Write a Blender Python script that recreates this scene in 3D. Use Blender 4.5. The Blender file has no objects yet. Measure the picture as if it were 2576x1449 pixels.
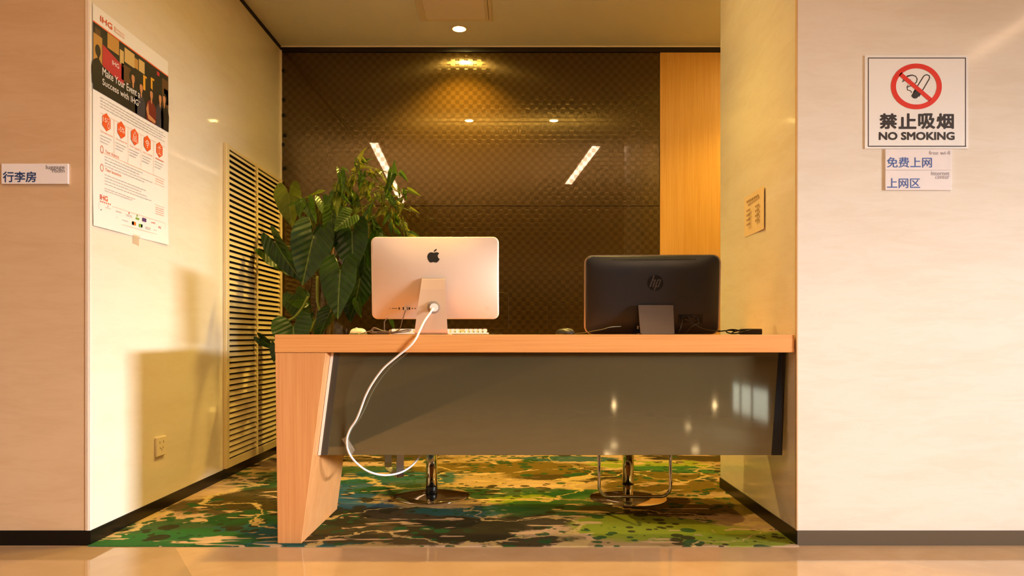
import bpy, bmesh, math, random
from mathutils import Vector, Matrix

scene = bpy.context.scene
COL = scene.collection
random.seed(7)
PI = math.pi

# ------------------------------------------------------------------ camera
F = 1793.0                      # focal length in pixels of the 2576 x 1449 frame
CAM_Z = 0.79
cam_data = bpy.data.cameras.new('camera')
cam = bpy.data.objects.new('camera', cam_data)
COL.objects.link(cam)
cam.location = (0, 0, CAM_Z)
cam.rotation_euler = (PI / 2, 0, 0)
cam_data.sensor_width = 36.0
cam_data.lens = 36.0 * F / 2576.0
cam_data.shift_x = -12.0 / 2576.0
cam_data.shift_y = 120.5 / 2576.0
cam_data.clip_start = 0.02
scene.camera = cam

# ------------------------------------------------------------------ world, exposure
world = bpy.data.worlds.new('world')
scene.world = world
world.use_nodes = True
world.node_tree.nodes['Background'].inputs[0].default_value = (0.75, 0.85, 1.0, 1)
world.node_tree.nodes['Background'].inputs[1].default_value = 0.6
vs = scene.view_settings
vs.view_transform = 'Standard'
vs.look = 'None'
vs.gamma = 1.0
vs.use_curve_mapping = False
vs.exposure = 0.24
cy = scene.cycles
cy.max_bounces, cy.diffuse_bounces, cy.glossy_bounces = 6, 4, 4
cy.transmission_bounces, cy.transparent_max_bounces = 3, 4
cy.caustics_reflective = False
cy.caustics_refractive = False
cy.sample_clamp_indirect = 20.0
cy.adaptive_threshold = 0.08
cy.adaptive_min_samples = 16

# ------------------------------------------------------------------ daylight through the entrance glazing (far right)
def area_light(name, loc, direction, sx, sy, power, color, spread=180):
    l = bpy.data.lights.new(name, 'AREA')
    l.shape = 'RECTANGLE'
    l.size, l.size_y = sx, sy
    l.energy = power
    l.color = color
    l.spread = math.radians(spread)
    o = bpy.data.objects.new(name, l)
    COL.objects.link(o)
    o.location = loc
    o.rotation_euler = Vector(direction).to_track_quat('-Z', 'Y').to_euler()
    return o

DAY_POWER = 2900.0
area_light('daylight_sky', (13.0, -3.1, 2.25), (-0.92, 0.38, -0.08), 3.2, 0.7, DAY_POWER, (0.95, 0.97, 1.0))

# ------------------------------------------------------------------ helpers
def lin(c):
    out = []
    for v in c[:3]:
        v = v / 255.0
        out.append(v / 12.92 if v <= 0.04045 else ((v + 0.055) / 1.055) ** 2.4)
    return (*out, 1.0)

def at(px, py, d):
    return Vector(((px - 1300.0) * d / F, d, CAM_Z + (845.0 - py) * d / F))

MATS = {}
def mat(name, color, rough=0.5, metal=0.0, spec=0.5, ior=None, coat=0.0, coat_rough=0.03, trans=0.0, alpha=1.0,
        emit=None, emit_str=0.0, raw=False):
    m = bpy.data.materials.new(name)
    m.use_nodes = True
    b = m.node_tree.nodes['Principled BSDF']
    b.inputs['Base Color'].default_value = (*color[:3], 1.0) if raw else lin(color)
    b.inputs['Roughness'].default_value = rough
    b.inputs['Metallic'].default_value = metal
    b.inputs['Specular IOR Level'].default_value = spec
    if ior: b.inputs['IOR'].default_value = ior
    b.inputs['Coat Weight'].default_value = coat
    b.inputs['Coat Roughness'].default_value = coat_rough
    b.inputs['Transmission Weight'].default_value = trans
    b.inputs['Alpha'].default_value = alpha
    if emit:
        b.inputs['Emission Color'].default_value = (*emit[:3], 1.0)
        b.inputs['Emission Strength'].default_value = emit_str
    MATS[name] = m
    return m

class NT:
    """small wrapper to wire node trees"""
    def __init__(self, m):
        self.t = m.node_tree; self.n = self.t.nodes; self.l = self.t.links
        self.b = self.n['Principled BSDF']
    def new(self, kind, **kw):
        nd = self.n.new(kind)
        for k, v in kw.items(): setattr(nd, k, v)
        return nd
    def link(self, a, b): self.l.new(a, b)
    def set(self, inp, v):
        if hasattr(v, 'links') or isinstance(v, bpy.types.NodeSocket): self.l.new(v, inp)
        else: inp.default_value = v
    def math(self, op, a, b=0.0, c=0.0, clamp=False):
        nd = self.new('ShaderNodeMath', operation=op, use_clamp=clamp)
        for i, v in enumerate((a, b, c)): self.set(nd.inputs[i], v)
        return nd.outputs[0]
    def mix(self, fac, a, b):
        nd = self.new('ShaderNodeMix', data_type='RGBA')
        self.set(nd.inputs[0], fac); self.set(nd.inputs[6], a); self.set(nd.inputs[7], b)
        return nd.outputs[2]
    def ramp(self, v, lo, hi):
        nd = self.new('ShaderNodeMapRange', interpolation_type='SMOOTHSTEP')
        self.set(nd.inputs[0], v)
        nd.inputs[1].default_value = lo; nd.inputs[2].default_value = hi
        return nd.outputs[0]
    def coord(self, scale=(1, 1, 1), kind='Object', loc=(0, 0, 0), rot=(0, 0, 0)):
        tc = self.new('ShaderNodeTexCoord')
        mp = self.new('ShaderNodeMapping')
        mp.inputs['Scale'].default_value = scale
        mp.inputs['Location'].default_value = loc
        mp.inputs['Rotation'].default_value = rot
        self.link(tc.outputs[kind], mp.inputs[0])
        return mp.outputs[0]
    def world(self, scale=(1, 1, 1), loc=(0, 0, 0), rot=(0, 0, 0)):
        g = self.new('ShaderNodeNewGeometry')
        mp = self.new('ShaderNodeMapping')
        mp.inputs['Scale'].default_value = scale
        mp.inputs['Location'].default_value = loc
        mp.inputs['Rotation'].default_value = rot
        self.link(g.outputs['Position'], mp.inputs[0])
        return mp.outputs[0]
    def noise(self, vec, scale, detail=3.0, rough=0.55, dist=0.0):
        nd = self.new('ShaderNodeTexNoise')
        self.link(vec, nd.inputs['Vector'])
        nd.inputs['Scale'].default_value = scale
        nd.inputs['Detail'].default_value = detail
        nd.inputs['Roughness'].default_value = rough
        nd.inputs['Distortion'].default_value = dist
        return nd
    def bump(self, h, strength, dist=0.01, target='Normal'):
        nd = self.new('ShaderNodeBump')
        nd.inputs['Strength'].default_value = strength
        nd.inputs['Distance'].default_value = dist
        self.link(h, nd.inputs['Height'])
        self.link(nd.outputs[0], self.b.inputs[target])

# ------------------------------------------------------------------ materials
def marble(name, c1, c2, rough=0.04, spec=0.45):
    m = mat(name, c1, rough, spec=spec)
    t = NT(m)
    n = t.noise(t.world((1.2, 1.2, 6.0)), 1.6, 5, 0.6, 0.6)
    n2 = t.noise(t.world((3, 3, 16)), 2.0, 4, 0.65, 1.2)
    f = t.math('ADD', t.math('MULTIPLY', n.outputs[0], 0.6), t.math('MULTIPLY', n2.outputs[0], 0.4))
    t.link(t.mix(t.ramp(f, 0.40, 0.66), lin(c1), lin(c2)), t.b.inputs['Base Color'])
    return m

M_WALL_R = marble('cream_marble', (236, 227, 214), (230, 219, 203), 0.10)
M_WALL_L = marble('cream_marble_left', (234, 224, 206), (230, 218, 198), 0.05)
M_WALL_SHADE = marble('cream_marble_shaded', (214, 180, 142), (207, 171, 132), 0.12)  # darker tone paints shade onto the left pillar's front face
M_LOBBY = mat('lobby_plaster', (150, 132, 108), 0.7)
M_CEIL = mat('ceiling_paint', (216, 216, 208), 0.75, spec=0.2)
M_BASE = mat('black_baseboard', (18, 14, 11), 0.28, spec=0.25)
M_TRIM = mat('pale_trim', (244, 232, 218), 0.35)
M_TRIM_D = mat('dark_gap', (20, 16, 12), 0.7)
M_EDGE = mat('tan_edge', (214, 178, 134), 0.35)

def wood(name, c1, c2, axis='x', rough=0.38):
    m = mat(name, c1, rough, spec=0.4)
    t = NT(m)
    sc = {'x': (1.2, 40, 60), 'z': (60, 40, 1.2)}[axis]
    n = t.noise(t.world(sc), 2.2, 4, 0.6, 0.2)
    n2 = t.noise(t.world(tuple(v * 0.25 for v in sc)), 1.5, 2, 0.5, 0.0)
    f = t.math('ADD', t.math('MULTIPLY', n.outputs[0], 0.65), t.math('MULTIPLY', n2.outputs[0], 0.35))
    t.link(t.mix(t.ramp(f, 0.36, 0.66), lin(c1), lin(c2)), t.b.inputs['Base Color'])
    t.bump(n.outputs[0], 0.05, 0.002)
    return m

M_WOOD_X = wood('beech_horizontal', (228, 162, 96), (217, 146, 80), 'x')
M_WOOD_Z = wood('beech_vertical', (222, 160, 102), (211, 145, 87), 'z')
M_WOOD_P = wood('orange_wood_panel', (222, 174, 98), (211, 158, 80), 'z', 0.42)

# polished floor stone
def stone_floor(name, c1, c2):
    m = mat(name, c1, 0.06, spec=0.5)
    t = NT(m)
    n = t.noise(t.world((2, 2, 2)), 2.0, 5, 0.6, 0.5)
    t.link(t.mix(t.ramp(n.outputs[0], 0.35, 0.65), lin(c1), lin(c2)), t.b.inputs['Base Color'])
    return m
M_FLOOR = stone_floor('beige_polished_stone', (208, 174, 134), (200, 164, 122))
M_FLOOR2 = stone_floor('tan_polished_stone', (186, 156, 122), (178, 148, 112))
M_FLOOR3 = stone_floor('dark_polished_stone', (52, 42, 34), (44, 36, 28))

# dark woven glass wall panel
def woven_panel():
    m = mat('dark_woven_panel', (58, 44, 26), 0.22, spec=0.8, coat=0.8, coat_rough=0.015)
    t = NT(m)
    vec = t.world((1, 1, 1))
    sep = t.new('ShaderNodeSeparateXYZ'); t.link(vec, sep.inputs[0])
    P = 2 * PI / 0.060
    sx = t.math('SINE', t.math('MULTIPLY', sep.outputs[0], P))
    sz = t.math('SINE', t.math('MULTIPLY', sep.outputs[2], P))
    prod = t.math('MULTIPLY', sx, sz)
    chk = t.ramp(prod, -0.35, 0.35)
    fine = t.noise(t.world((260, 1, 6)), 3.0, 2, 0.5)
    col = t.mix(chk, lin((50, 35, 9)), lin((66, 47, 13)))
    col = t.mix(t.math('MULTIPLY', fine.outputs[0], 0.25), col, lin((30, 22, 12)))
    t.link(col, t.b.inputs['Base Color'])
    t.link(t.math('ADD', 0.45, t.math('MULTIPLY', chk, 0.55)), t.b.inputs['Coat Weight'])
    t.b.inputs['Specular Tint'].default_value = (1.0, 0.74, 0.34, 1)
    t.b.inputs['Anisotropic'].default_value = 0.95
    tg = t.new('ShaderNodeCombineXYZ'); tg.inputs[0].default_value = 1.0
    t.link(tg.outputs[0], t.b.inputs['Tangent'])
    h = t.math('ADD', t.math('MULTIPLY', chk, 0.6), t.math('MULTIPLY', fine.outputs[0], 0.5))
    t.bump(h, 0.12, 0.004)
    return m
M_PANEL = woven_panel()
M_PANEL_D = mat('dark_panel_edge', (34, 25, 15), 0.4)

# desk front: dark tinted glass
M_GLASS = mat('dark_tinted_glass', (88, 80, 56), 0.03, ior=2.9, spec=0.5)
M_GLASS.node_tree.nodes['Principled BSDF'].inputs['Specular Tint'].default_value = (0.96, 0.96, 0.70, 1)
M_GLASS_E = mat('black_glass_border', (22, 20, 18), 0.12)
M_GLASS_L = mat('smoke_glass_border', (74, 68, 58), 0.12)

# carpet
def carpet():
    m = mat('patterned_carpet', (150, 120, 80), 0.95, spec=0.1)
    t = NT(m)
    base = t.world((1, 1, 1))
    warp = t.noise(base, 3.4, 5, 0.62)
    wv = t.new('ShaderNodeVectorMath', operation='MULTIPLY_ADD')
    t.link(warp.outputs[1], wv.inputs[0])
    wv.inputs[1].default_value = (0.42, 0.30, 0)
    t.link(base, wv.inputs[2])
    off = t.new('ShaderNodeVectorMath', operation='SUBTRACT')
    t.link(wv.outputs[0], off.inputs[0]); off.inputs[1].default_value = (0.21, 0.15, 0)
    fw = t.noise(base, 16.0, 3, 0.6)
    w2 = t.new('ShaderNodeVectorMath', operation='MULTIPLY_ADD')
    t.link(fw.outputs[1], w2.inputs[0]); w2.inputs[1].default_value = (0.06, 0.06, 0)
    t.link(off.outputs[0], w2.inputs[2])
    w3 = t.new('ShaderNodeVectorMath', operation='SUBTRACT')
    t.link(w2.outputs[0], w3.inputs[0]); w3.inputs[1].default_value = (0.03, 0.03, 0)
    W = w3.outputs[0]
    beige, tan = lin((200, 168, 136)), lin((168, 140, 88))
    brown, dbrown = lin((72, 60, 24)), lin((54, 48, 22))
    green, dgreen = lin((52, 104, 44)), lin((40, 82, 38))
    teal, blue = lin((46, 92, 88)), lin((40, 88, 112))
    lime, ochre = lin((136, 152, 34)), lin((108, 88, 24))
    big = t.noise(base, 1.3, 3, 0.5)
    col = t.mix(t.ramp(big.outputs[0], 0.42, 0.60), tan, beige)
    # printed motif: soft-edged islands of colour (x, y, rx, ry, colour)
    isl = [(-1.15, 2.76, 0.5, 0.12, dgreen), (-0.85, 2.90, 0.3, 0.16, dgreen), (-1.25, 3.30, 0.34, 0.2, brown), (-1.2, 3.75, 0.3, 0.2, dgreen), (0.02, 3.02, 0.24, 0.12, dbrown), (0.35, 3.55, 0.3, 0.1, green), (0.75, 4.0, 0.3, 0.1, green),
           (-1.30, 2.95, 0.34, 0.14, dgreen), (-1.02, 3.22, 0.30, 0.16, brown), (-0.72, 2.74, 0.20, 0.10, dgreen), (-1.45, 2.72, 0.2, 0.10, teal), (-0.70, 3.30, 0.16, 0.12, blue),
           (-0.95, 2.80, 0.42, 0.20, teal), (-1.35, 2.74, 0.28, 0.14, green), (-1.18, 3.06, 0.20, 0.14, dgreen),
           (-1.12, 3.44, 0.36, 0.26, brown), (-0.86, 3.60, 0.18, 0.26, blue), (-0.84, 3.00, 0.14, 0.22, dgreen),
           (-0.95, 4.05, 0.50, 0.26, dgreen), (-0.62, 3.96, 0.36, 0.22, teal), (-0.50, 3.62, 0.38, 0.14, dgreen),
           (-0.54, 3.10, 0.34, 0.20, dbrown), (-0.45, 2.82, 0.46, 0.16, brown), (-0.20, 2.92, 0.24, 0.22, dbrown),
           (-0.20, 3.22, 0.30, 0.07, teal), (-0.05, 3.55, 0.42, 0.14, dgreen), (-0.10, 4.25, 0.60, 0.20, ochre),
           (0.02, 3.42, 0.20, 0.12, lime), (0.24, 3.26, 0.34, 0.18, dgreen), (0.05, 2.74, 0.20, 0.08, dbrown),
           (0.55, 4.02, 0.62, 0.16, ochre), (0.30, 3.95, 0.30, 0.12, brown), (0.85, 3.74, 0.40, 0.16, ochre),
           (0.55, 2.92, 0.34, 0.20, lime), (0.86, 2.78, 0.30, 0.12, lime), (0.62, 3.22, 0.36, 0.12, brown),
           (0.95, 3.30, 0.30, 0.16, ochre), (0.80, 4.35, 0.40, 0.16, lime), (0.34, 4.55, 0.30, 0.12, teal),
           (1.05, 4.20, 0.34, 0.12, green), (1.20, 4.62, 0.40, 0.14, brown), (-0.9, 4.6, 0.5, 0.15, brown)]
    for x, y, rx, ry, c in isl:
        mp = t.new('ShaderNodeMapping')
        mp.inputs['Scale'].default_value = (1 / rx, 1 / ry, 0)
        mp.inputs['Location'].default_value = (-x / rx, -y / ry, 0)
        t.link(W, mp.inputs[0])
        ln = t.new('ShaderNodeVectorMath', operation='LENGTH'); t.link(mp.outputs[0], ln.inputs[0])
        f = t.math('SUBTRACT', 1.0, t.ramp(ln.outputs['Value'], 0.88, 1.12))
        col = t.mix(t.math('MULTIPLY', f, 0.93), col, c)
    # mottling inside the islands
    mo = t.noise(t.world((1.0, 2.2, 1)), 14, 4, 0.6, 0.4)
    col = t.mix(t.math('MULTIPLY', t.ramp(mo.outputs[0], 0.55, 0.72), 0.35), col, lin((40, 34, 18)))
    # round splashes of dye
    for sc_, thr, seed, ca_, cb_ in ((12.0, 0.21, 0.0, dbrown, dgreen), (19.0, 0.20, 5.3, dgreen, dbrown), (7.0, 0.16, 9.1, dbrown, dgreen)):
        vo = t.new('ShaderNodeTexVoronoi'); vo.inputs['Scale'].default_value = sc_
        mpv = t.new('ShaderNodeMapping'); mpv.inputs['Location'].default_value = (seed, seed * 0.7, 0)
        t.link(base, mpv.inputs[0]); t.link(mpv.outputs[0], vo.inputs['Vector'])
        area = t.noise(t.world((1, 1, 1), (seed, 2, 0)), 1.9, 2, 0.5)
        rad = t.math('MULTIPLY', t.ramp(area.outputs[0], 0.38, 0.62), thr * 2.0)
        dm = t.math('SUBTRACT', rad, vo.outputs['Distance'])
        pick = t.noise(t.world((1, 1, 1), (0, seed, 0)), 1.4, 1, 0.5)
        col = t.mix(t.math('MULTIPLY', t.ramp(dm, 0.0, 0.035), 0.9), col, t.mix(t.ramp(pick.outputs[0], 0.46, 0.54), ca_, cb_))
    # pale brush streaks, fanning from the middle
    for rot, scl, loc_, thr in ((0.75, (2.0, 6.0, 1), (3, 1, 0), 0.625), (-0.85, (1.8, 5.5, 1), (1, 7, 0), 0.64)):
        vn2 = t.noise(t.world(scl, loc_, (0, 0, rot)), 1.7, 3.0, 0.55, 0.8)
        col = t.mix(t.math('MULTIPLY', t.ramp(vn2.outputs[0], thr, thr + 0.02), 0.9), col, lin((206, 172, 128)))
    vn = t.noise(W, 1.3, 1.0, 0.5, 0.2)
    ridge = t.math('ABSOLUTE', t.math('SUBTRACT', vn.outputs[0], 0.5))
    col = t.mix(t.math('MULTIPLY', t.math('SUBTRACT', 1.0, t.ramp(ridge, 0.004, 0.010)), 0.85), col, lin((200, 172, 110)))
    t.link(col, t.b.inputs['Base Color'])
    fz = t.noise(base, 420, 2, 0.6)
    t.bump(fz.outputs[0], 0.5, 0.004)
    return m
M_CARPET = carpet()

M_ALU = mat('brushed_aluminium', (232, 212, 192), 0.48, metal=0.30, spec=0.5)
M_ALU_S = mat('aluminium_stand', (222, 196, 170), 0.36, metal=0.5)
M_BLACK = mat('black_plastic', (24, 23, 23), 0.32)
M_BLACK_M = mat('matt_black_plastic', (40, 37, 35), 0.42)
M_HP = mat('charcoal_shell', (34, 34, 36), 0.40, spec=0.40)
M_STANDH = mat('grey_brown_plate', (70, 54, 42), 0.45)
M_SILVER = mat('silver_bezel', (206, 184, 158), 0.3, metal=0.6)
M_SCREEN = mat('black_screen', (8, 8, 9), 0.06)
M_CHROME = mat('chrome', (226, 222, 214), 0.07, metal=1.0)
M_BRUSH = mat('brushed_steel', (214, 210, 204), 0.28, metal=1.0)
M_WHITE = mat('white_plastic', (238, 234, 226), 0.32)
M_CORD = mat('white_cord', (240, 234, 230), 0.4)
M_GREYC = mat('grey_cord', (140, 130, 120), 0.45)
M_BLACKC = mat('black_cord', (20, 18, 16), 0.4)
M_MOUSE = mat('translucent_white_plastic', (226, 230, 200), 0.2)
M_MOUSEB = mat('green_translucent_base', (96, 112, 84), 0.15)
M_OLIVE = mat('olive_grey_plastic', (96, 92, 66), 0.3)
M_PAPER = mat('white_paper', (240, 236, 232), 0.55)
M_PAPER_T = mat('cream_paper', (232, 206, 168), 0.6)
M_ACRYL = mat('frosted_acrylic', (240, 232, 232), 0.22)
M_INKD = mat('ink_dark_brown', (52, 40, 32), 0.5)
M_INKB = mat('ink_blue', (66, 96, 168), 0.5)
M_INKN = mat('ink_navy', (38, 62, 112), 0.5)
M_INKG = mat('ink_grey', (176, 164, 170), 0.5)
M_INKG2 = mat('ink_mid_grey', (132, 128, 136), 0.5)
M_INKR = mat('ink_red', (226, 52, 28), 0.45)
M_INKO = mat('ink_orange', (228, 92, 34), 0.5)
M_INKL = mat('ink_pale_orange', (232, 168, 140), 0.5)
M_INKT = mat('ink_text_grey', (206, 198, 192), 0.5)
M_INKW = mat('ink_white', (240, 236, 230), 0.5)
M_TAPE = mat('clear_tape', (230, 225, 215), 0.15, alpha=0.28)
M_LEATHER = mat('dark_brown_leather', (44, 32, 24), 0.4)
M_POT = mat('red_brown_glazed_pot', (104, 46, 24), 0.25)
M_SOIL = mat('soil', (40, 28, 18), 0.9)
M_LAMP_RING = mat('lamp_ring', (214, 196, 160), 0.3)
M_LAMP = mat('warm_lamp_lens', (255, 230, 190), 0.3, emit=(1.0, 0.72, 0.22), emit_str=450.0)
M_TUBE = mat('strip_lamp_diffuser', (255, 236, 210), 0.4, emit=(1.0, 0.66, 0.40), emit_str=42.0)
M_DAYPANE = mat('daylit_pane', (230, 235, 240), 0.4, emit=(0.9, 0.95, 1.0), emit_str=2.2)
M_FARL = mat('far_lamp_lens', (255, 236, 210), 0.4, emit=(1.0, 0.70, 0.45), emit_str=28.0)
for m_ in (M_FARL, M_DAYPANE): m_.cycles.emission_sampling = 'NONE'      # small, far away: seen in reflections only
for m_ in (M_LAMP, M_TUBE): m_.cycles.emission_sampling = 'FRONT'
M_VENT = mat('grille_paint', (226, 206, 158), 0.4)
M_VENT_C = mat('ceiling_grille_paint', (216, 204, 182), 0.5)
M_DARK = mat('dark_void', (16, 13, 8), 0.8)
M_OUTLET = mat('ivory_plastic', (236, 222, 196), 0.3)

def bark():
    m = mat('brown_stem', (104, 80, 42), 0.7)
    t = NT(m)
    n = t.noise(t.world((30, 30, 8)), 3, 4, 0.6)
    t.link(t.mix(n.outputs[0], lin((70, 52, 26)), lin((132, 104, 58))), t.b.inputs['Base Color'])
    t.bump(n.outputs[0], 0.4, 0.004)
    return m
M_STEM = bark()
M_PETIOLE = mat('green_petiole', (120, 132, 40), 0.4)

def leaf_mat(name, c1, c2, vein, rough=0.28):
    m = mat(name, c1, rough + 0.06, spec=0.35)
    t = NT(m)
    tc = t.new('ShaderNodeTexCoord')
    sep = t.new('ShaderNodeSeparateXYZ'); t.link(tc.outputs['Object'], sep.inputs[0])
    ax = t.math('ABSOLUTE', sep.outputs[0])
    n = t.noise(tc.outputs['Object'], 4.0, 4, 0.6)
    col = t.mix(t.ramp(n.outputs[0], 0.35, 0.65), lin(c1), lin(c2))
    rib = t.math('SUBTRACT', 1.0, t.ramp(ax, 0.008, 0.022))
    ph = t.math('MULTIPLY', t.math('SUBTRACT', sep.outputs[1], t.math('MULTIPLY', ax, 0.75)), 40.0)
    sv = t.ramp(t.math('SINE', ph), 0.93, 1.0)
    f = t.math('MAXIMUM', t.math('MULTIPLY', rib, 0.8), t.math('MULTIPLY', sv, 0.16))
    t.link(t.mix(f, col, lin(vein)), t.b.inputs['Base Color'])
    t.bump(t.math('SINE', ph), 0.16, 0.02)
    t.b.inputs['Subsurface Weight'].default_value = 0.0
    # light passing through the blade
    tr = t.new('ShaderNodeBsdfTranslucent')
    tr.inputs[0].default_value = lin(tuple(min(255, int(v * 1.5)) for v in c2))
    mx = t.new('ShaderNodeMixShader'); mx.inputs[0].default_value = 0.22
    out = t.n['Material Output']
    t.link(t.b.outputs[0], mx.inputs[1]); t.link(tr.outputs[0], mx.inputs[2])
    t.link(mx.outputs[0], out.inputs[0])
    return m
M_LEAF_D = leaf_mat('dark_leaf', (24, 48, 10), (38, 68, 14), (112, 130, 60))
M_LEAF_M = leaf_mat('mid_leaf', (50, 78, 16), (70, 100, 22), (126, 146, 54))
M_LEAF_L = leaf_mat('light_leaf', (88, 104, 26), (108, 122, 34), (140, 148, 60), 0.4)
M_LEAF_V = leaf_mat('variegated_leaf', (54, 78, 16), (128, 126, 44), (150, 148, 66), 0.16)

# ------------------------------------------------------------------ object building
ORG = {}
def world_origin(o):
    return ORG.get(o.name, Vector((0, 0, 0))) if o else Vector((0, 0, 0))

def empty(name, loc):
    o = bpy.data.objects.new(name, None)
    o.empty_display_size = 0.05
    COL.objects.link(o)
    o.location = loc
    ORG[o.name] = Vector(loc)
    return o

def tag(o, label=None, cat=None, group=None, kind=None):
    if label: o['label'] = label
    if cat: o['category'] = cat
    if group: o['group'] = group
    if kind: o['kind'] = kind
    return o

def thing(name, loc, label, cat, group=None):
    return tag(empty(name, loc), label, cat, group)

def link(name, me, mats, parent, org, smooth=False):
    o = bpy.data.objects.new(name, me)
    COL.objects.link(o)
    for m_ in (mats if isinstance(mats, (list, tuple)) else [mats]): me.materials.append(m_)
    if parent:
        o.parent = parent
        o.location = org - world_origin(parent)
    else:
        o.location = org
    ORG[o.name] = Vector(org)
    if smooth:
        me.polygons.foreach_set('use_smooth', [True] * len(me.polygons))
    return o

def mesh(name, verts, faces, m, parent=None, smooth=False, mi=None, org=None, fix=True):
    verts = [Vector(v) for v in verts]
    if org is None:
        lo = Vector([min(v[i] for v in verts) for i in range(3)])
        hi = Vector([max(v[i] for v in verts) for i in range(3)])
        org = (lo + hi) / 2
        org.z = lo.z
    me = bpy.data.meshes.new(name)
    me.from_pydata([v - org for v in verts], [], faces)
    if fix:
        bm = bmesh.new(); bm.from_mesh(me)
        bmesh.ops.recalc_face_normals(bm, faces=bm.faces)
        bm.to_mesh(me); bm.free()
    if mi: me.polygons.foreach_set('material_index', mi)
    me.update()
    return link(name, me, m, parent, Vector(org), smooth)

def box_vf(x0, x1, y0, y1, z0, z1):
    v = [(x0, y0, z0), (x1, y0, z0), (x1, y1, z0), (x0, y1, z0), (x0, y0, z1), (x1, y0, z1), (x1, y1, z1), (x0, y1, z1)]
    f = [(0, 3, 2, 1), (4, 5, 6, 7), (0, 1, 5, 4), (1, 2, 6, 5), (2, 3, 7, 6), (3, 0, 4, 7)]
    return v, f

def bevel_mesh(o, w, seg=2):
    bm = bmesh.new(); bm.from_mesh(o.data)
    bmesh.ops.bevel(bm, geom=list(bm.edges), offset=w, segments=seg, profile=0.5, affect='EDGES')
    bm.to_mesh(o.data); bm.free()
    return o

def box(name, x0, x1, y0, y1, z0, z1, m, parent=None, bevel=0.0, seg=2):
    v, f = box_vf(x0, x1, y0, y1, z0, z1)
    o = mesh(name, v, f, m, parent)
    if bevel: bevel_mesh(o, bevel, seg)
    return o

def prism(name, pts, depth_vec, m, parent=None, bevel=0.0, seg=2):
    n = len(pts); dv = Vector(depth_vec)
    v = [Vector(p) for p in pts] + [Vector(p) + dv for p in pts]
    f = [tuple(range(n)), tuple(reversed(range(n, 2 * n)))] + [(i, (i + 1) % n, n + (i + 1) % n, n + i) for i in range(n)]
    o = mesh(name, v, f, m, parent)
    if bevel: bevel_mesh(o, bevel, seg)
    return o

def catmull(pts, n=8):
    pts = [Vector(p) for p in pts]
    if len(pts) < 3: return pts
    P = [pts[0] * 2 - pts[1]] + pts + [pts[-1] * 2 - pts[-2]]
    out = []
    for i in range(1, len(P) - 2):
        for k in range(n):
            t = k / n
            out.append(0.5 * ((2 * P[i]) + (P[i + 1] - P[i - 1]) * t + (2 * P[i - 1] - 5 * P[i] + 4 * P[i + 1] - P[i + 2]) * t * t
                              + (3 * P[i] - P[i - 1] - 3 * P[i + 1] + P[i + 2]) * t ** 3))
    out.append(pts[-1])
    return out

def tube_vf(pts, r, seg=8, prof=None):
    """sweep a circle (or a profile list of (a,b)) along a polyline; r may be a list"""
    pts = [Vector(p) for p in pts]
    n = len(pts)
    rs = r if isinstance(r, (list, tuple)) else [r] * n
    prof = prof or [(math.cos(2 * PI * i / seg), math.sin(2 * PI * i / seg)) for i in range(seg)]
    seg = len(prof)
    V, Fc = [], []
    N = None
    for i in range(n):
        T = (pts[min(i + 1, n - 1)] - pts[max(i - 1, 0)]).normalized()
        if N is None:
            a = Vector((0, 0, 1)) if abs(T.z) < 0.9 else Vector((0, 1, 0))
            N = (a - T * a.dot(T)).normalized()
        else:
            N = (N - T * N.dot(T)).normalized()
        B = T.cross(N)
        for c, s in prof: V.append(pts[i] + (N * c + B * s) * rs[i])
    for i in range(n - 1):
        for j in range(seg):
            k = (j + 1) % seg
            Fc.append((i * seg + j, i * seg + k, (i + 1) * seg + k, (i + 1) * seg + j))
    Fc.append(tuple(reversed(range(seg)))); Fc.append(tuple(range((n - 1) * seg, n * seg)))
    return V, Fc

def tube(name, pts, r, m, parent=None, seg=8, smooth_path=0, prof=None):
    if smooth_path: pts = catmull(pts, smooth_path)
    v, f = tube_vf(pts, r, seg, prof)
    return mesh(name, v, f, m, parent, smooth=True)

def lathe(name, prof, cx, cy, m, parent=None, seg=32, smooth=True):
    """prof: list of (radius, z), closed at both ends"""
    V, Fc = [], []
    for r, z in prof:
        for i in range(seg):
            a = 2 * PI * i / seg
            V.append((cx + r * math.cos(a), cy + r * math.sin(a), z))
    for i in range(len(prof) - 1):
        for j in range(seg):
            k = (j + 1) % seg
            Fc.append((i * seg + j, i * seg + k, (i + 1) * seg + k, (i + 1) * seg + j))
    Fc.append(tuple(reversed(range(seg)))); Fc.append(tuple(range((len(prof) - 1) * seg, len(prof) * seg)))
    o = mesh(name, V, Fc, m, parent, smooth=False)
    if smooth:
        n = len(o.data.polygons)
        o.data.polygons.foreach_set('use_smooth', [len(p.vertices) == 4 for p in o.data.polygons])
    return o

# ---- flat print on a plane
class Plane:
    def __init__(self, origin, u, v):
        self.o = Vector(origin); self.u = Vector(u); self.v = Vector(v)
        self.n = self.u.cross(self.v).normalized()
    def p(self, a, b, c=0.0):
        return self.o + self.u * a + self.v * b + self.n * c

TEXT_CACHE = {}
def text_vf(s, bold=0.0, shear=0.0, spacing=1.0):
    key = (s, bold, shear, spacing)
    if key in TEXT_CACHE: return TEXT_CACHE[key]
    cu = bpy.data.curves.new('t', 'FONT')
    cu.body = s; cu.size = 1.0; cu.offset = bold; cu.shear = shear; cu.resolution_u = 3
    cu.space_character = spacing
    o = bpy.data.objects.new('t', cu); COL.objects.link(o)
    dg = bpy.context.evaluated_depsgraph_get(); dg.update()
    me = bpy.data.meshes.new_from_object(o.evaluated_get(dg))
    vs_ = [(v.co.x, v.co.y) for v in me.vertices]
    fs = [tuple(p.vertices) for p in me.polygons]
    bpy.data.objects.remove(o); bpy.data.curves.remove(cu); bpy.data.meshes.remove(me)
    TEXT_CACHE[key] = (vs_, fs)
    return vs_, fs

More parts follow.
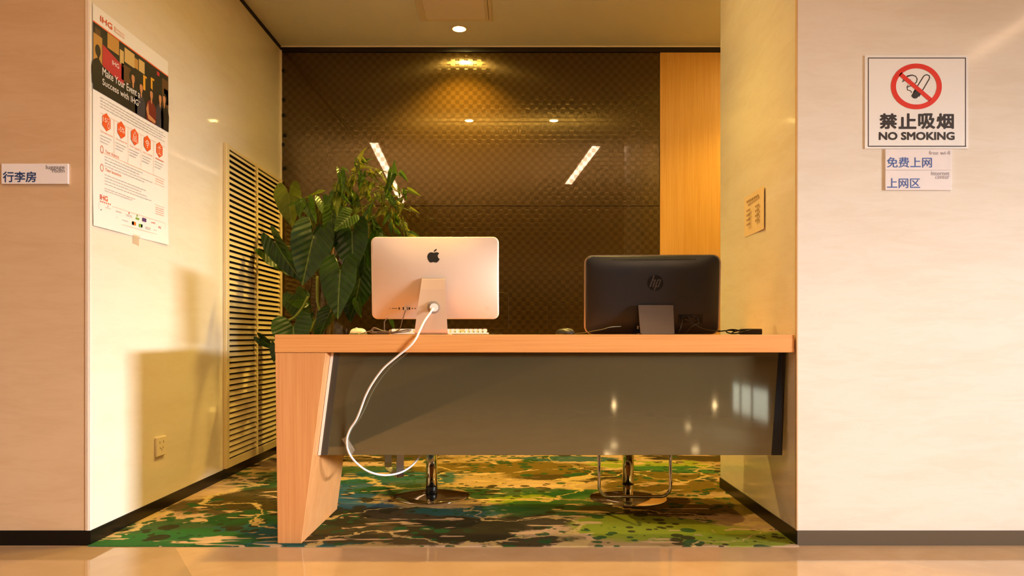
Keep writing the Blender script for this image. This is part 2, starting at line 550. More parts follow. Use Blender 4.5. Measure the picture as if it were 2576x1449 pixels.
def text2d(s, a0, a1, b0, b1, bold=0.0, shear=0.0, spacing=1.0):
    """text squeezed into the rectangle a0..a1, b0..b1 (plane coordinates); bold lays shifted copies over each other"""
    vs_, fs = text_vf(s, 0.0, shear, spacing)
    if not vs_: return [], []
    x0 = min(v[0] for v in vs_); x1 = max(v[0] for v in vs_)
    y0 = min(v[1] for v in vs_); y1 = max(v[1] for v in vs_)
    V, Fc = [], []
    h = b1 - b0; g = bold * h
    for q, (dx, dy) in enumerate([(0, 0)] if not bold else [(-1, 0), (1, 0), (0, -1), (0, 1), (-0.7, 0.7), (0.7, 0.7), (0.7, -0.7), (-0.7, -0.7), (0, 0)]):
        b = len(V)
        V += [(a0 + g + (x - x0) / (x1 - x0) * (a1 - a0 - 2 * g) + dx * g, b0 + g + (y - y0) / (y1 - y0) * (h - 2 * g) + dy * g, q * 0.00004) for x, y in vs_]
        Fc += [tuple(b + i for i in f) for f in fs]
    return V, Fc

def rect2d(a0, a1, b0, b1):
    return [(a0, b0), (a1, b0), (a1, b1), (a0, b1)], [(0, 1, 2, 3)]

def poly2d(pts):
    return list(pts), [tuple(range(len(pts)))]

def disc2d(ca, cb, ra, rb=None, n=28, a0=0, a1=2 * PI):
    rb = rb or ra
    return poly2d([(ca + ra * math.cos(a0 + (a1 - a0) * i / n), cb + rb * math.sin(a0 + (a1 - a0) * i / n)) for i in range(n)])

def ring2d(ca, cb, r0, r1, n=48):
    v = [(ca + r * math.cos(2 * PI * i / n), cb + r * math.sin(2 * PI * i / n)) for r in (r0, r1) for i in range(n)]
    return v, [(i, (i + 1) % n, n + (i + 1) % n, n + i) for i in range(n)]

def stroke2d(pts, w):
    """polyline of varying width w (float or list)"""
    n = len(pts); ws = w if isinstance(w, (list, tuple)) else [w] * n
    v = []
    for i in range(n):
        a = Vector(pts[max(i - 1, 0)]); b = Vector(pts[min(i + 1, n - 1)])
        t = (b - a).normalized(); nn = Vector((-t.y, t.x))
        p = Vector(pts[i])
        v += [tuple(p + nn * ws[i] / 2), tuple(p - nn * ws[i] / 2)]
    return v, [(2 * i, 2 * i + 1, 2 * i + 3, 2 * i + 2) for i in range(n - 1)]

def ink(name, plane, shapes, m, parent, lift, thick=0.0):
    """shapes: list of (verts2d, faces) or (verts2d, faces, material index)"""
    V, Fc, MI = [], [], []
    for sh in shapes:
        b = len(V)
        V += [plane.p(q[0], q[1], lift + (q[2] if len(q) > 2 else 0.0)) for q in sh[0]]
        Fc += [tuple(b + i for i in f) for f in sh[1]]
        MI += [sh[2] if len(sh) > 2 else 0] * len(sh[1])
    o = mesh(name, V, Fc, m, parent, mi=MI, fix=False)
    if name in ('printed_photo_backdrop', 'printed_people', 'body_copy', 'ruled_lines', 'sponsor_marks', 'icons', 'heading_print', 'print'): o['kind'] = 'stuff'
    return o

def struct(o):
    o['kind'] = 'structure'
    return o

# ================================================================== THE ROOM
XL, XR = -1.61, 1.0575           # alcove side faces
YF, YB = 2.69, 4.86              # front plane of the walls, back panel
YR = 3.70                        # end of the right-hand wall return
ZC, ZL = 2.765, 2.99             # alcove ceiling, lobby ceiling
X0, X1, YN = -5.0, 9.0, -26.0    # lobby extents

struct(box('floor', X0, X1 + 0.2, YN, 5.0, -0.06, 0.0, M_FLOOR))
fl = bpy.data.objects['floor']
# stone inlays of the lobby floor
mesh('stone_inlay', [(-5, 2.668, 0.0006), (-1.279, 2.668, 0.0006), (-0.62, 1.655, 0.0006), (-5, 1.655, 0.0006)], [(0, 3, 2, 1)], M_FLOOR2, fl)
mesh('stone_inlay', [(x, y, 0.0006) for x, y in ((-1.98, -1.7), (-2.0, 0.52), (-1.19, 0.45), (-0.766, -3.04), (0.2, -10), (1.3, -18), (2.35, -25.9), (-0.62, -25.9), (-1.745, -9.4))],
     [tuple(reversed(range(9)))], M_FLOOR3, fl)
struct(box('wall_left', X0, XL, YF, 4.98, 0.0, ZL + 0.1, [M_WALL_SHADE, M_WALL_L]))
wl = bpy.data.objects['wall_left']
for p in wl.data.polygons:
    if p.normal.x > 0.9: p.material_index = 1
struct(box('wall_right', XR, X1 + 0.2, YF, YR, 0.0, ZL + 0.1, M_WALL_R))
struct(box('wall_back', XL - 0.1, 3.3, YB + 0.03, 5.05, 0.0, ZL, M_LOBBY))
wb = bpy.data.objects['wall_back']
struct(box('wall_alcove_side', 3.0, 3.2, YR, 5.0, 0.0, ZL, M_LOBBY))
struct(box('ceiling', XL - 0.05, 3.2, 2.50, 5.0, ZC, ZC + 0.1, M_CEIL))
struct(box('ceiling_lobby', X0 - 0.2, X1 + 0.2, YN - 0.2, 2.72, ZL, ZL + 0.1, M_CEIL))
struct(box('trim_lintel', X0, X1, 2.46, 2.50, ZC, ZL, M_CEIL))
struct(box('wall_lobby_left', X0 - 0.2, X0, YN, YF + 0.2, 0.0, ZL, M_LOBBY))
struct(box('wall_lobby_near', X0 - 0.2, X1 + 0.2, YN - 0.2, YN, 0.0, ZL, M_LOBBY))
# right-hand lobby wall with the daylit window opening
wy0, wy1, wz0, wz1 = -2.72, -0.16, 1.28, 2.02
V, Fc = [], []
for bx in ((X1, X1 + 0.1, YN, wy0, 0, ZL), (X1, X1 + 0.1, wy1, YF, 0, ZL), (X1, X1 + 0.1, wy0, wy1, 0, wz0), (X1, X1 + 0.1, wy0, wy1, wz1, ZL)):
    v, f = box_vf(*bx)
    Fc += [tuple(len(V) + i for i in q) for q in f]; V += v
struct(mesh('wall_lobby_right', V, Fc, M_LOBBY))
# far entrance glazing behind the camera
w1 = struct(box('window_1', X1 - 0.03, X1 - 0.001, -24.0, -20.0, 1.2, 2.3, M_DAYPANE))
for yy in (-23.0, -21.6):
    box('window_frame', X1 - 0.06, X1 - 0.03, yy - 0.08, yy + 0.08, 1.2, 2.3, M_TRIM_D, w1)

# carpet
tag(prism('carpet', [(XL, 2.668, 0.0003), (XR, 2.668, 0.0003), (XR, YR, 0.0003), (3.0, YR, 0.0003), (3.0, YB, 0.0003), (XL, YB, 0.0003)], (0, 0, 0.0037), M_CARPET),
    'patterned carpet with green, teal, brown and beige splashes behind the stone floor', 'carpet')

# back wall: dark woven panels, seam between, wooden panel on the right
zs = 1.676
box('wall_panel', XL, 0.972, YB, YB + 0.03, 0.0, zs - 0.002, M_PANEL, wb)
box('wall_panel', XL, 0.972, YB, YB + 0.03, zs + 0.002, ZC - 0.045, M_PANEL, wb)
box('top_strip', XL, 3.0, YB - 0.004, YB + 0.03, ZC - 0.040, ZC - 0.008, M_PANEL_D, wb)
box('wooden_panel', 0.976, 3.0, YB - 0.006, YB + 0.03, 0.0, ZC - 0.045, M_WOOD_P, wb)
for (px, py) in ((714, 251), (713, 290), (717, 341), (712, 364), (716, 424), (713, 178)):
    c = at(px, py, YB)
    v, f = [], []
    n = 12
    for yy, r in ((YB, 0.014), (YB - 0.006, 0.012)):
        v += [(c.x + r * math.cos(2 * PI * i / n), yy, c.z + r * math.sin(2 * PI * i / n)) for i in range(n)]
    f = [(i, (i + 1) % n, n + (i + 1) % n, n + i) for i in range(n)] + [tuple(range(n, 2 * n))]
    mesh('dark_dot', v, f, M_DARK, wb)  # small dark discs near the left side of the panel
struct(box('trim_1', XL, 3.0, YB - 0.008, YB + 0.03, ZC - 0.008, ZC, M_TRIM))              # pale bead under the ceiling
struct(box('trim_2', XL, XL + 0.010, YB - 0.012, YB, 0.05, ZC - 0.03, M_TRIM))              # lit edge of the left wall, painted as a pale strip
struct(box('trim_3', XL, XL + 0.004, YF + 0.02, YB - 0.012, ZC - 0.026, ZC, M_TRIM_D))      # shadow gap above the left wall
struct(box('trim_4', XL - 0.016, XL + 0.001, YF - 0.003, YF + 0.003, 0.056, ZL, M_TRIM))    # pale corner bead, left
struct(box('trim_5', XL - 0.009, XL - 0.006, YF - 0.0045, YF + 0.003, 0.056, ZL, mat('pinkish_bead', (232, 204, 180), 0.35)))
struct(box('trim_6', XR - 0.002, XR + 0.003, YF - 0.002, YF + 0.012, 0.056, ZL, M_EDGE))    # corner bead, right
# baseboards
struct(box('baseboard_left', XL, XL + 0.004, YF - 0.004, YB, 0.0, 0.056, M_BASE))
struct(box('baseboard_left_front', X0, XL, YF - 0.004, YF, 0.0, 0.056, M_BASE))
struct(box('baseboard_right', XR - 0.004, XR, YF - 0.004, YR, 0.0, 0.056, M_BASE))
struct(box('baseboard_right_front', XR, X1, YF - 0.004, YF, 0.0, 0.056, mat('baseboard_sheen', (98, 86, 72), 0.14)))  # floor light reflected in the black baseboard, painted as grey-brown
struct(box('baseboard_right_end', XR - 0.004, 3.0, YR, YR + 0.004, 0.0, 0.056, M_BASE))

# ================================================================== LAMPS
def downlight(x, y, z, label, power, blend=0.35, angle=95):
    t = thing('downlight', (x, y, z), label, 'downlight', 'ceiling downlights')
    lathe('ring', [(0.052, z), (0.052, z - 0.004), (0.040, z - 0.005), (0.040, z - 0.001)], x, y, M_LAMP_RING, t, 32)
    lathe('lens', [(0.038, z - 0.0012), (0.036, z - 0.0035), (0.02, z - 0.0045)], x, y, M_LAMP, t, 16)
    l = bpy.data.lights.new('downlight_bulb', 'SPOT')
    l.energy = power; l.color = (1.0, 0.65, 0.13); l.spot_size = math.radians(angle); l.spot_blend = blend
    l.shadow_soft_size = 0.03
    o = bpy.data.objects.new('downlight_bulb', l); COL.objects.link(o)
    o.parent = t; o.location = (0, 0, -0.012)
    return t

downlight(-0.37, 4.58, ZC, 'lit round downlight in the alcove ceiling nearest the dark back panel', 180, 0.6, 116)
downlight(-0.437, 3.19, ZC, 'round downlight in the alcove ceiling above the left stool', 85, 1.0, 105)
downlight(0.339, 3.19, ZC, 'round downlight in the alcove ceiling above the right stool', 85, 1.0, 105)
downlight(1.75, 4.1, ZC, 'round downlight in the alcove recess behind the right wall', 70, 0.5, 120)

M_TUBE_D = mat('dim_strip_diffuser', (255, 236, 210), 0.4, emit=(1.0, 0.66, 0.40), emit_str=9.0)
def strip_lamp(a, b, label, glow=M_TUBE):
    a, b = Vector((*a, ZL)), Vector((*b, ZL))
    t = thing('strip_lamp', a, label, 'strip lamp', 'lobby strip lamps')
    d = (b - a).normalized(); s = Vector((-d.y, d.x, 0))
    for nm, w, z0, z1, m_ in (('housing', 0.065, -0.012, 0.0, M_LAMP_RING), ('diffuser', 0.045, -0.018, -0.0121, glow)):
        pts = [a - s * w, b - s * w, b + s * w, a + s * w]
        prism(nm, [p + Vector((0, 0, z0)) for p in pts], (0, 0, z1 - z0), m_, t)
    return t
strip_lamp((-1.62, 1.64), (-1.88, -1.98), 'long strip lamp in the lobby ceiling left of the camera')
strip_lamp((0.917, 1.50), (0.743, -0.53), 'short strip lamp in the lobby ceiling right of the camera')
strip_lamp((3.50, 2.0), (3.56, -0.25), 'strip lamp in the lobby ceiling in front of the right wall', M_TUBE_D)
strip_lamp((-3.0, -9.0), (-3.2, -14.0), 'added unseen strip lamp in the far left of the lobby ceiling')  # added to brighten the far floor mirrored in the desk glass
strip_lamp((3.0, -11.0), (2.8, -17.0), 'added unseen strip lamp in the far middle of the lobby ceiling')  # also added, lights the mirrored lobby floor
def far_lamp(x, y, z, wall, label):
    t = thing('lobby_lamp', (x, y, z), label, 'lamp', 'small lamps far behind the camera')
    if wall:
        disc_y('back_plate', x, y, z, 0.10, 0.02, M_LAMP_RING, t)
        disc_y('lens', x, y + 0.0203, z, 0.08, 0.02, M_FARL, t)
    else:
        lathe('ring', [(0.16, z), (0.16, z - 0.008)], x, y, M_LAMP_RING, t, 24)
        lathe('lens', [(0.13, z - 0.0083), (0.12, z - 0.015)], x, y, M_FARL, t, 24)
def disc_y(name, cx, y, cz, r, thick, m, parent, n=24):
    v = [(cx + r * math.cos(2 * PI * i / n), yy, cz + r * math.sin(2 * PI * i / n)) for yy in (y, y + thick) for i in range(n)]
    f = [tuple(range(n)), tuple(reversed(range(n, 2 * n)))] + [(i, (i + 1) % n, n + (i + 1) % n, n + i) for i in range(n)]
    return mesh(name, v, f, m, parent)
far_lamp(5.9, -18.0, ZL, False, 'round lamp in the far right of the lobby ceiling')
far_lamp(7.1, -24.0, ZL, False, 'round lamp in the lobby ceiling beside the far window')
far_lamp(3.35, -19.0, ZL, False, 'round lamp in the far middle of the lobby ceiling')
far_lamp(4.3, YN, 2.28, True, 'round wall lamp in the middle of the far lobby wall')
far_lamp(8.75, YN, 2.28, True, 'round wall lamp in the right corner of the far lobby wall')

# ================================================================== DESK
ZT = 0.795
desk = thing('reception_desk', (0.07, 2.97, 0.0), 'beech desk with one tapered slab leg and dark glass front panel', 'desk')
TX0, TX1 = -0.915, 1.050
box('tabletop', TX0, TX1, 2.695, 3.29, ZT - 0.0675, ZT, M_WOOD_X, desk, 0.0012, 1)
zt2 = ZT - 0.069
def legx(z):                     # inner edge of the leg at height z
    return -0.815 + (-0.722 + 0.815) * (z / zt2)
prism('leg', [(-0.905, 2.697, 0.0045), (legx(0), 2.697, 0.0045), (legx(zt2), 2.697, zt2), (-0.914, 2.697, zt2)], (0, 0.535, 0), M_WOOD_Z, desk, 0.0012, 1)
# glass front
gy0, gy1 = 2.768, 2.782
gz0, gz1 = 0.327, zt2 - 0.001
gl0, gl1 = legx(gz0) + 0.012, legx(gz1) + 0.012
prism('glass_panel', [(gl0, gy0, gz0), (1.029, gy0, gz0), (1.044, gy0, gz1), (gl1, gy0, gz1)], (0, gy1 - gy0, 0), M_GLASS, desk, 0.0008, 1)
prism('lit_glass_edge', [(legx(gz0) + 0.0015, gy0 - 0.004, gz0), (gl0, gy0 - 0.004, gz0), (gl1, gy0 - 0.004, gz1), (legx(gz1) + 0.0015, gy0 - 0.004, gz1)],
      (0, 0.018, 0), M_TRIM, desk)  # daylight catching the glass edge, painted as a pale strip
prism('border_strip', [(gl0 + 0.001, gy0 - 0.002, gz0), (gl0 + 0.026, gy0 - 0.002, gz0), (gl1 + 0.022, gy0 - 0.002, gz1), (gl1 + 0.001, gy0 - 0.002, gz1)],
      (0, 0.0019, 0), M_GLASS_L, desk)
prism('border_strip', [(0.989, gy0 - 0.002, gz0), (1.030, gy0 - 0.002, gz0), (1.045, gy0 - 0.002, gz1), (1.017, gy0 - 0.002, gz1)],
      (0, 0.0019, 0), M_GLASS_E, desk)
box('rail', -0.72, 1.04, 2.86, 2.90, ZT - 0.13, ZT - 0.0685, M_WOOD_X, desk)
for bx in (-0.45, 0.15, 0.75):
    box('bracket', bx, bx + 0.03, 2.7825, 2.86, ZT - 0.14, ZT - 0.075, M_BRUSH, desk)

# ================================================================== SILVER COMPUTER
def rrect(w, h, r, n=7, side=0):
    """rounded rectangle outline centred on 0 in (a, b)"""
    pts = []
    for cx, cy, a0 in ((w / 2 - r, h / 2 - r, 0), (-w / 2 + r, h / 2 - r, PI / 2), (-w / 2 + r, -h / 2 + r, PI), (w / 2 - r, -h / 2 + r, 1.5 * PI)):
        for i in range(n):
            a = a0 + PI / 2 * i / (n - 1)
            pts.append((cx + r * math.cos(a), cy + r * math.sin(a)))
    if not side: return pts
    out = []
    for i, p in enumerate(pts):                       # extra points along the straight sides
        q = pts[(i + 1) % len(pts)]
        out.append(p)
        if math.dist(p, q) > 3 * r * PI / 2 / (n - 1):
            for k in range(1, side): out.append((p[0] + (q[0] - p[0]) * k / side, p[1] + (q[1] - p[1]) * k / side))
    return out

class Shell:
    """domed rear shell of a flat computer: a across, b up, depth towards the viewer (-y), leaning and turned"""
    def __init__(self, centre, w, h, r, edge, bulge, power, lean, turn):
        self.c = Vector(centre); self.w, self.h, self.r = w, h, r
        self.edge, self.bulge, self.pw = edge, bulge, power
        self.R = Matrix.Rotation(turn, 3, 'Z') @ Matrix.Rotation(lean, 3, 'X')
    def depth(self, a, b):
        k = max(abs(a) / (self.w / 2), abs(b) / (self.h / 2))
        ka, kb = min(1, abs(a) / (self.w / 2)), min(1, abs(b) / (self.h / 2))
        return self.edge + self.bulge * (1 - ka ** self.pw) * (1 - kb ** self.pw)
    def p(self, a, b, d):
        return self.c + self.R @ Vector((a, -d, b))
    def build(self, name, m, parent):
        V, Fc = [], []
        rings = [(1.0, 0.0), (1.0, self.edge * 0.6)] + [(s, None) for s in (0.99, 0.97, 0.94, 0.90, 0.84, 0.77, 0.69, 0.61, 0.53, 0.45, 0.37, 0.28, 0.19, 0.10)]
        out = rrect(self.w, self.h, self.r, 7, 12)
        n = len(out)
        for s, d in rings:
            for a, b in out:
                aa, bb = a * s, b * s
                V.append(self.p(aa, bb, self.depth(aa, bb) if d is None else d))
        for i in range(len(rings) - 1):
            for j in range(n):
                k = (j + 1) % n
                Fc.append((i * n + j, i * n + k, (i + 1) * n + k, (i + 1) * n + j))
        Fc.append(tuple(range((len(rings) - 1) * n, len(rings) * n)))
        Fc.append(tuple(reversed(range(n))))
        o = mesh(name, V, Fc, m, parent, smooth=True)
        return o
    def decal(self, name, shapes, m, parent, lift=0.0006):
        V, Fc = [], []
        for vs_, fs in shapes:
            b = len(V)
            V += [self.p(x, y, self.depth(x, y) + lift) for x, y in vs_]
            Fc += [tuple(b + i for i in f) for f in fs]
        return mesh(name, V, Fc, m, parent, fix=False)

mac = thing('desktop_computer', (-0.34, 2.93, ZT), 'silver all-in-one computer with a black fruit logo on its back, on the desk', 'computer')
KM = 2.95 / F
sh = Shell((-0.34, 2.975, 1.031), 0.531, 0.3415, 0.024, 0.005, 0.046, 2.1, math.radians(4), 0.0)
body = sh.build('back_shell', M_ALU, mac)
sv_, sf_ = [], []
for a, b in rrect(0.525, 0.335, 0.022): sv_.append(sh.p(a, b, -0.0006))
for a, b in rrect(0.525, 0.335, 0.022): sv_.append(sh.p(a, b, -0.002))
n_ = len(sv_) // 2
mesh('screen', sv_, [tuple(range(n_, 2 * n_))] + [(i, (i + 1) % n_, n_ + (i + 1) % n_, n_ + i) for i in range(n_)], M_SCREEN, mac)
def zl(pts, ox=1020, oy=600, s=14.49, cx=1093.5, cy=698.5, k=KM):
    return [((x / s + ox - cx) * k, -(y / s + oy - cy) * k) for x, y in pts]
apple = [(1040, 512), (985, 494), (920, 498), (870, 528), (836, 580), (820, 650), (828, 712), (850, 772), (888, 830), (922, 862), (955, 872),
         (990, 864), (1040, 852), (1088, 862), (1130, 872), (1165, 868), (1205, 840), (1245, 790), (1272, 742), (1235, 716), (1206, 672), (1198, 622),
         (1215, 576), (1252, 536), (1215, 506), (1160, 492), (1110, 498), (1070, 509)]
leafp = [(1045, 478), (1050, 450), (1075, 412), (1115, 382), (1158, 368), (1155, 402), (1130, 440), (1095, 468)]
tag(sh.decal('logo', [poly2d(zl(apple)), poly2d(zl(leafp))], M_BLACK, mac, 0.0008), 'black bitten fruit logo')
# stand: a bent plate, hinge high on the back, foot running away under the screen
prof = [(2.932, 1.030), (2.911, 1.022), (2.899, 0.98), (2.885, 0.91), (2.876, 0.85), (2.871, 0.815), (2.872, 0.803), (2.879, 0.7968), (2.91, 0.7962), (2.99, 0.7960), (3.06, 0.7958)]
V, Fc = [], []
th = 0.004
for i, (y, z) in enumerate(prof):
    f = max(0.0, min(1.0, (1.03 - z) / 0.235))
    hw = 0.0465 + (0.0675 - 0.0465) * f if y < 2.9 or z > 0.8 else 0.0675
    cx = -0.3405 - 0.005 * f
    j0, j1 = prof[max(i - 1, 0)], prof[min(i + 1, len(prof) - 1)]
    ty, tz = j1[0] - j0[0], j1[1] - j0[1]
    L = math.hypot(ty, tz); ny, nz = -tz / L, ty / L
    V += [(cx - hw, y, z), (cx + hw, y, z), (cx + hw, y + ny * th, z + nz * th), (cx - hw, y + ny * th, z + nz * th)]
for i in range(len(prof) - 1):
    for j in range(4):
        k = (j + 1) % 4
        Fc.append((4 * i + j, 4 * i + k, 4 * i + 4 + k, 4 * i + 4 + j))
Fc += [(0, 1, 2, 3), (4 * len(prof) - 1, 4 * len(prof) - 2, 4 * len(prof) - 3, 4 * len(prof) - 4)]
stand = mesh('stand', V, Fc, M_ALU_S, mac)
# cable hole in the stand
disc_y('cable_hole', -0.3365, 2.8805, 0.905, 0.0255, 0.006, mat('grey_recess', (146, 134, 120), 0.5), stand)
disc_y('plug', -0.3335, 2.866, 0.9045, 0.0165, 0.014, M_WHITE, stand)
# ports
prt = []
for px, w, h in ((979, 1.6, 1.6), (991, 14, 1.2), (1003, 3, 6), (1014, 4, 7), (1022, 5, 7), (1029, 4, 6), (1037, 2.6, 3), (1044, 2.6, 3), (1052, 2.4, 4)):
    a = (px - 1093.5) * KM; b = -(775 - 698.5) * KM
    prt.append(rect2d(a - w * KM / 2, a + w * KM / 2, b - h * KM / 2, b + h * KM / 2))
for i, pr in enumerate(prt):
    sh.decal('port', [pr], M_BLACK, mac, 0.0005)
sh.decal('power_button', [ring2d((1225 - 1093.5) * KM, -(775 - 698.5) * KM, 0.0058, 0.0068, 20)], M_ALU_S, mac, 0.0006)

# ---- power cord of the silver computer
cp = [at(1089, 776, 2.866), at(1081, 789, 2.848), at(1071, 803, 2.82), at(1064, 815, 2.78), at(1054, 836, 2.705), at(1046, 852, 2.686), at(1030, 872, 2.684),
      at(1000, 896, 2.690), at(965, 926, 2.70), at(938, 962, 2.71), at(920, 995, 2.72), at(907, 1030, 2.73), at(896, 1056, 2.742),
      at(880, 1081, 2.755), at(872, 1108, 2.761), at(877, 1137, 2.758), at(895, 1163, 2.77), at(925, 1185, 2.80), at(962, 1195, 2.83), at(1000, 1191, 2.87),
      at(1030, 1176, 2.92), at(1052, 1153, 2.96), at(1070, 1120, 3.0), at(1082, 1060, 3.03), at(1085, 960, 3.05)]
tag(tube('power_cord', cp, 0.0042, M_CORD, mac, 10, 6), 'white power cord looping over the desk front')
tag(mesh('tape_strip', [at(859, 1104, 2.7665), at(872, 1098, 2.755), at(893, 1132, 2.755), at(884, 1146, 2.7665), at(872, 1124, 2.7545)], [(0, 1, 4), (1, 2, 4), (2, 3, 4), (3, 0, 4)], M_TAPE, None),
    'crumpled clear tape holding the white cord to the dark glass panel', 'tape')

# ================================================================== BLACK COMPUTER
hp = thing('desktop_computer', (0.562, 2.96, ZT), 'black all-in-one computer with a silver front edge on the desk by the right wall', 'computer')
KH = 2.96 / F
hs = Shell((0.5655, 2.985, ZT + 0.1668), 0.552, 0.327, 0.030, 0.010, 0.030, 5.0, math.radians(6), math.radians(-3.2))
hs.build('back_shell', M_HP, hp)
# silver front bezel ring, slightly larger than the shell
V, Fc = [], []
oo, ii = rrect(0.564, 0.3330, 0.035), rrect(0.552, 0.321, 0.031)
n_ = len(oo)
for d in (0.004, -0.018):
    V += [hs.p(a, b, d) for a, b in oo]
Fc = [(i, (i + 1) % n_, n_ + (i + 1) % n_, n_ + i) for i in range(n_)] + [tuple(range(n_)), tuple(reversed(range(n_, 2 * n_)))]
mesh('bezel', V, Fc, M_SILVER, hp)
sv_ = [hs.p(a, b, -0.0182) for a, b in ii] + [hs.p(a, b, -0.020) for a, b in ii]
mesh('screen', sv_, [tuple(range(n_, 2 * n_))] + [(i, (i + 1) % n_, n_ + (i + 1) % n_, n_ + i) for i in range(n_)], M_SCREEN, hp)
def hpa(px, py): return ((px - 1641) * KH, -(py - 741) * KH)
hs.decal('vent_slot', [rect2d(hpa(1540, 652)[0], hpa(1748, 652)[0], -0.0022 + hpa(0, 652)[1], 0.0022 + hpa(0, 652)[1])], M_DARK, hp, 0.0022)
ca, cb = hpa(1646, 710)
lg = hs.decal('logo_disc', [disc2d(ca, cb, 0.0325, None, 36)], mat('logo_disc_black', (17, 16, 16), 0.25), hp, 0.0008)
def slanted(pts, k=0.34): return [(ca + (x + y * k) * 0.0325, cb + y * 0.0325) for x, y in pts]
bw = 0.17
hlet = [slanted([(-0.58, -0.52), (-0.58 + bw, -0.52), (-0.58 + bw, 0.95), (-0.58, 0.95)]),
        slanted([(-0.58 + bw, 0.30), (-0.06, 0.30), (-0.06, 0.44), (-0.58 + bw, 0.44)]),
        slanted([(-0.22, -0.52), (-0.22 + bw, -0.52), (-0.22 + bw, 0.32), (-0.22, 0.32)]),
        slanted([(0.10, -0.95), (0.10 + bw, -0.95), (0.10 + bw, 0.44), (0.10, 0.44)]),
        slanted([(0.10 + bw, 0.30), (0.60, 0.30), (0.60, 0.44), (0.10 + bw, 0.44)]),
        slanted([(0.10 + bw, -0.52), (0.60, -0.52), (0.60, -0.38), (0.10 + bw, -0.38)]),
        slanted([(0.46, -0.40), (0.46 + bw, -0.40), (0.46 + bw, 0.32), (0.46, 0.32)])]
hs.decal('lettering', [poly2d(q) for q in hlet], mat('logo_letter_grey', (58, 52, 48), 0.4), hp, 0.0013)
# stand plate
sp = [at(1605, 767, 2.935), at(1694, 767, 2.935), at(1697, 838, 2.885), at(1693, 841.0, 2.883), at(1615, 841.0, 2.883), at(1611, 838, 2.885)]
prism('stand', sp, (0, 0.008, 0), M_STANDH, hp, 0.0015, 2)
box('foot', 0.49, 0.64, 2.89, 3.06, ZT + 0.0003, ZT + 0.006, M_STANDH, hp)
# port bay with plugs
c0 = hpa(1704, 811); c1 = hpa(1766, 789)
bay = hs.decal('port_bay', [rect2d(c0[0], c1[0], c0[1], c1[1])], M_DARK, hp, 0.0020)
for px, py in ((1714, 794), (1727, 797), (1738, 794), (1752, 800)):
    a, b = hpa(px, py); d = hs.depth(a, b)
    bx = hs.p(a, b, d + 0.006)
    box('plug', bx.x - 0.006, bx.x + 0.006, bx.y - 0.004, bx.y + 0.008, bx.z - 0.004, bx.z + 0.004, M_BLACK, hp, 0.001, 1)
stk = hpa(1605, 823); hs.decal('sticker', [rect2d(stk[0] - 0.004, stk[0] + 0.003, stk[1] - 0.006, stk[1] + 0.008)], M_INKT, hp, 0.0008)
for i, pts in enumerate((
        [at(1714, 796, 2.938), at(1716, 808, 2.92), at(1712, 825, 2.90), at(1705, 838, 2.91)],
        [at(1730, 798, 2.938), at(1742, 812, 2.915), at(1765, 826, 2.90), at(1795, 832, 2.92), at(1812, 832, 2.95)],
        [at(1752, 800, 2.938), at(1758, 812, 2.92), at(1740, 822, 2.90), at(1725, 838, 2.92)])):
    tube('cable', pts, 0.0022, M_BLACKC, hp, 6, 6)
tag(tube('mouse_cable_run', [at(1444, 839, 3.03), at(1470, 837, 2.95), at(1492, 833, 2.90), at(1517, 828, 2.885), at(1535, 823, 2.89), at(1562, 821, 2.92)], 0.0016, M_OLIVE, hp, 6, 6), None)

# dark mouse next to it
ms2 = thing('computer_mouse', at(1422, 842, 3.06), 'dark olive computer mouse on the desk left of the black computer', 'mouse')
def mouse_body(name, c, w, l, h, m, parent, z0=0.0, flat=0.0, turn=0.0):
    V, Fc = [], []
    nu, nv = 16, 8
    R = Matrix.Rotation(turn, 3, 'Z')
    for j in range(nv + 1):
        ph = PI / 2 * j / nv
        for i in range(nu):
            a = 2 * PI * i / nu
            ca_, sa_ = math.cos(a), math.sin(a)
            ex = 0.7
            x = math.copysign(abs(ca_) ** ex, ca_) * w / 2 * math.cos(ph) ** 0.6
            y = math.copysign(abs(sa_) ** ex, sa_) * l / 2 * math.cos(ph) ** 0.6
            V.append(Vector(c) + R @ Vector((x, y, 0)) + Vector((0, 0, z0 + h * math.sin(ph))))
    for j in range(nv):
        for i in range(nu):
            k = (i + 1) % nu
            Fc.append((j * nu + i, j * nu + k, (j + 1) * nu + k, (j + 1) * nu + i))
    Fc.append(tuple(reversed(range(nu))))
    return mesh(name, V, Fc, m, parent, smooth=True)
c = Vector((0.208, 3.06, ZT + 0.0005))
mouse_body('body', c, 0.060, 0.105, 0.026, M_BLACK_M, ms2, 0.0, turn=0.5)
mouse_body('top_cover', c + Vector((0.006, 0, 0.006)), 0.040, 0.09, 0.022, M_OLIVE, ms2, 0.0, turn=0.5)

# power brick with coiled lead
pb = thing('power_adapter', at(1880, 842, 2.93), 'black power adapter with coiled lead at the right end of the desk', 'adapter')
b0 = at(1866, 841, 2.93); b1 = at(1912, 827, 2.93)
box('body', b0.x, b1.x, 2.90, 2.96, ZT + 0.0004, b1.z, M_BLACK, pb, 0.004, 2)
for i in range(4):
    r = 0.021 + 0.003 * (i % 2)
    cx = 0.880 + 0.028 * i; cy = 2.90 + 0.006 * (i % 3)
    pts = [(cx + r * 1.3 * math.cos(2 * PI * k / 18), cy + 0.5 * r * math.sin(2 * PI * k / 18), ZT + 0.0125 + 0.0085 * math.sin(2 * PI * k / 18 + i)) for k in range(19)]
    tube('lead_coil', pts, 0.0029, M_BLACKC, pb, 6)
tube('lead', [at(1806, 834, 2.95), at(1825, 832, 2.93), at(1838, 831, 2.92), at(1850, 833, 2.90)], 0.0026, M_BLACKC, pb, 6, 5)

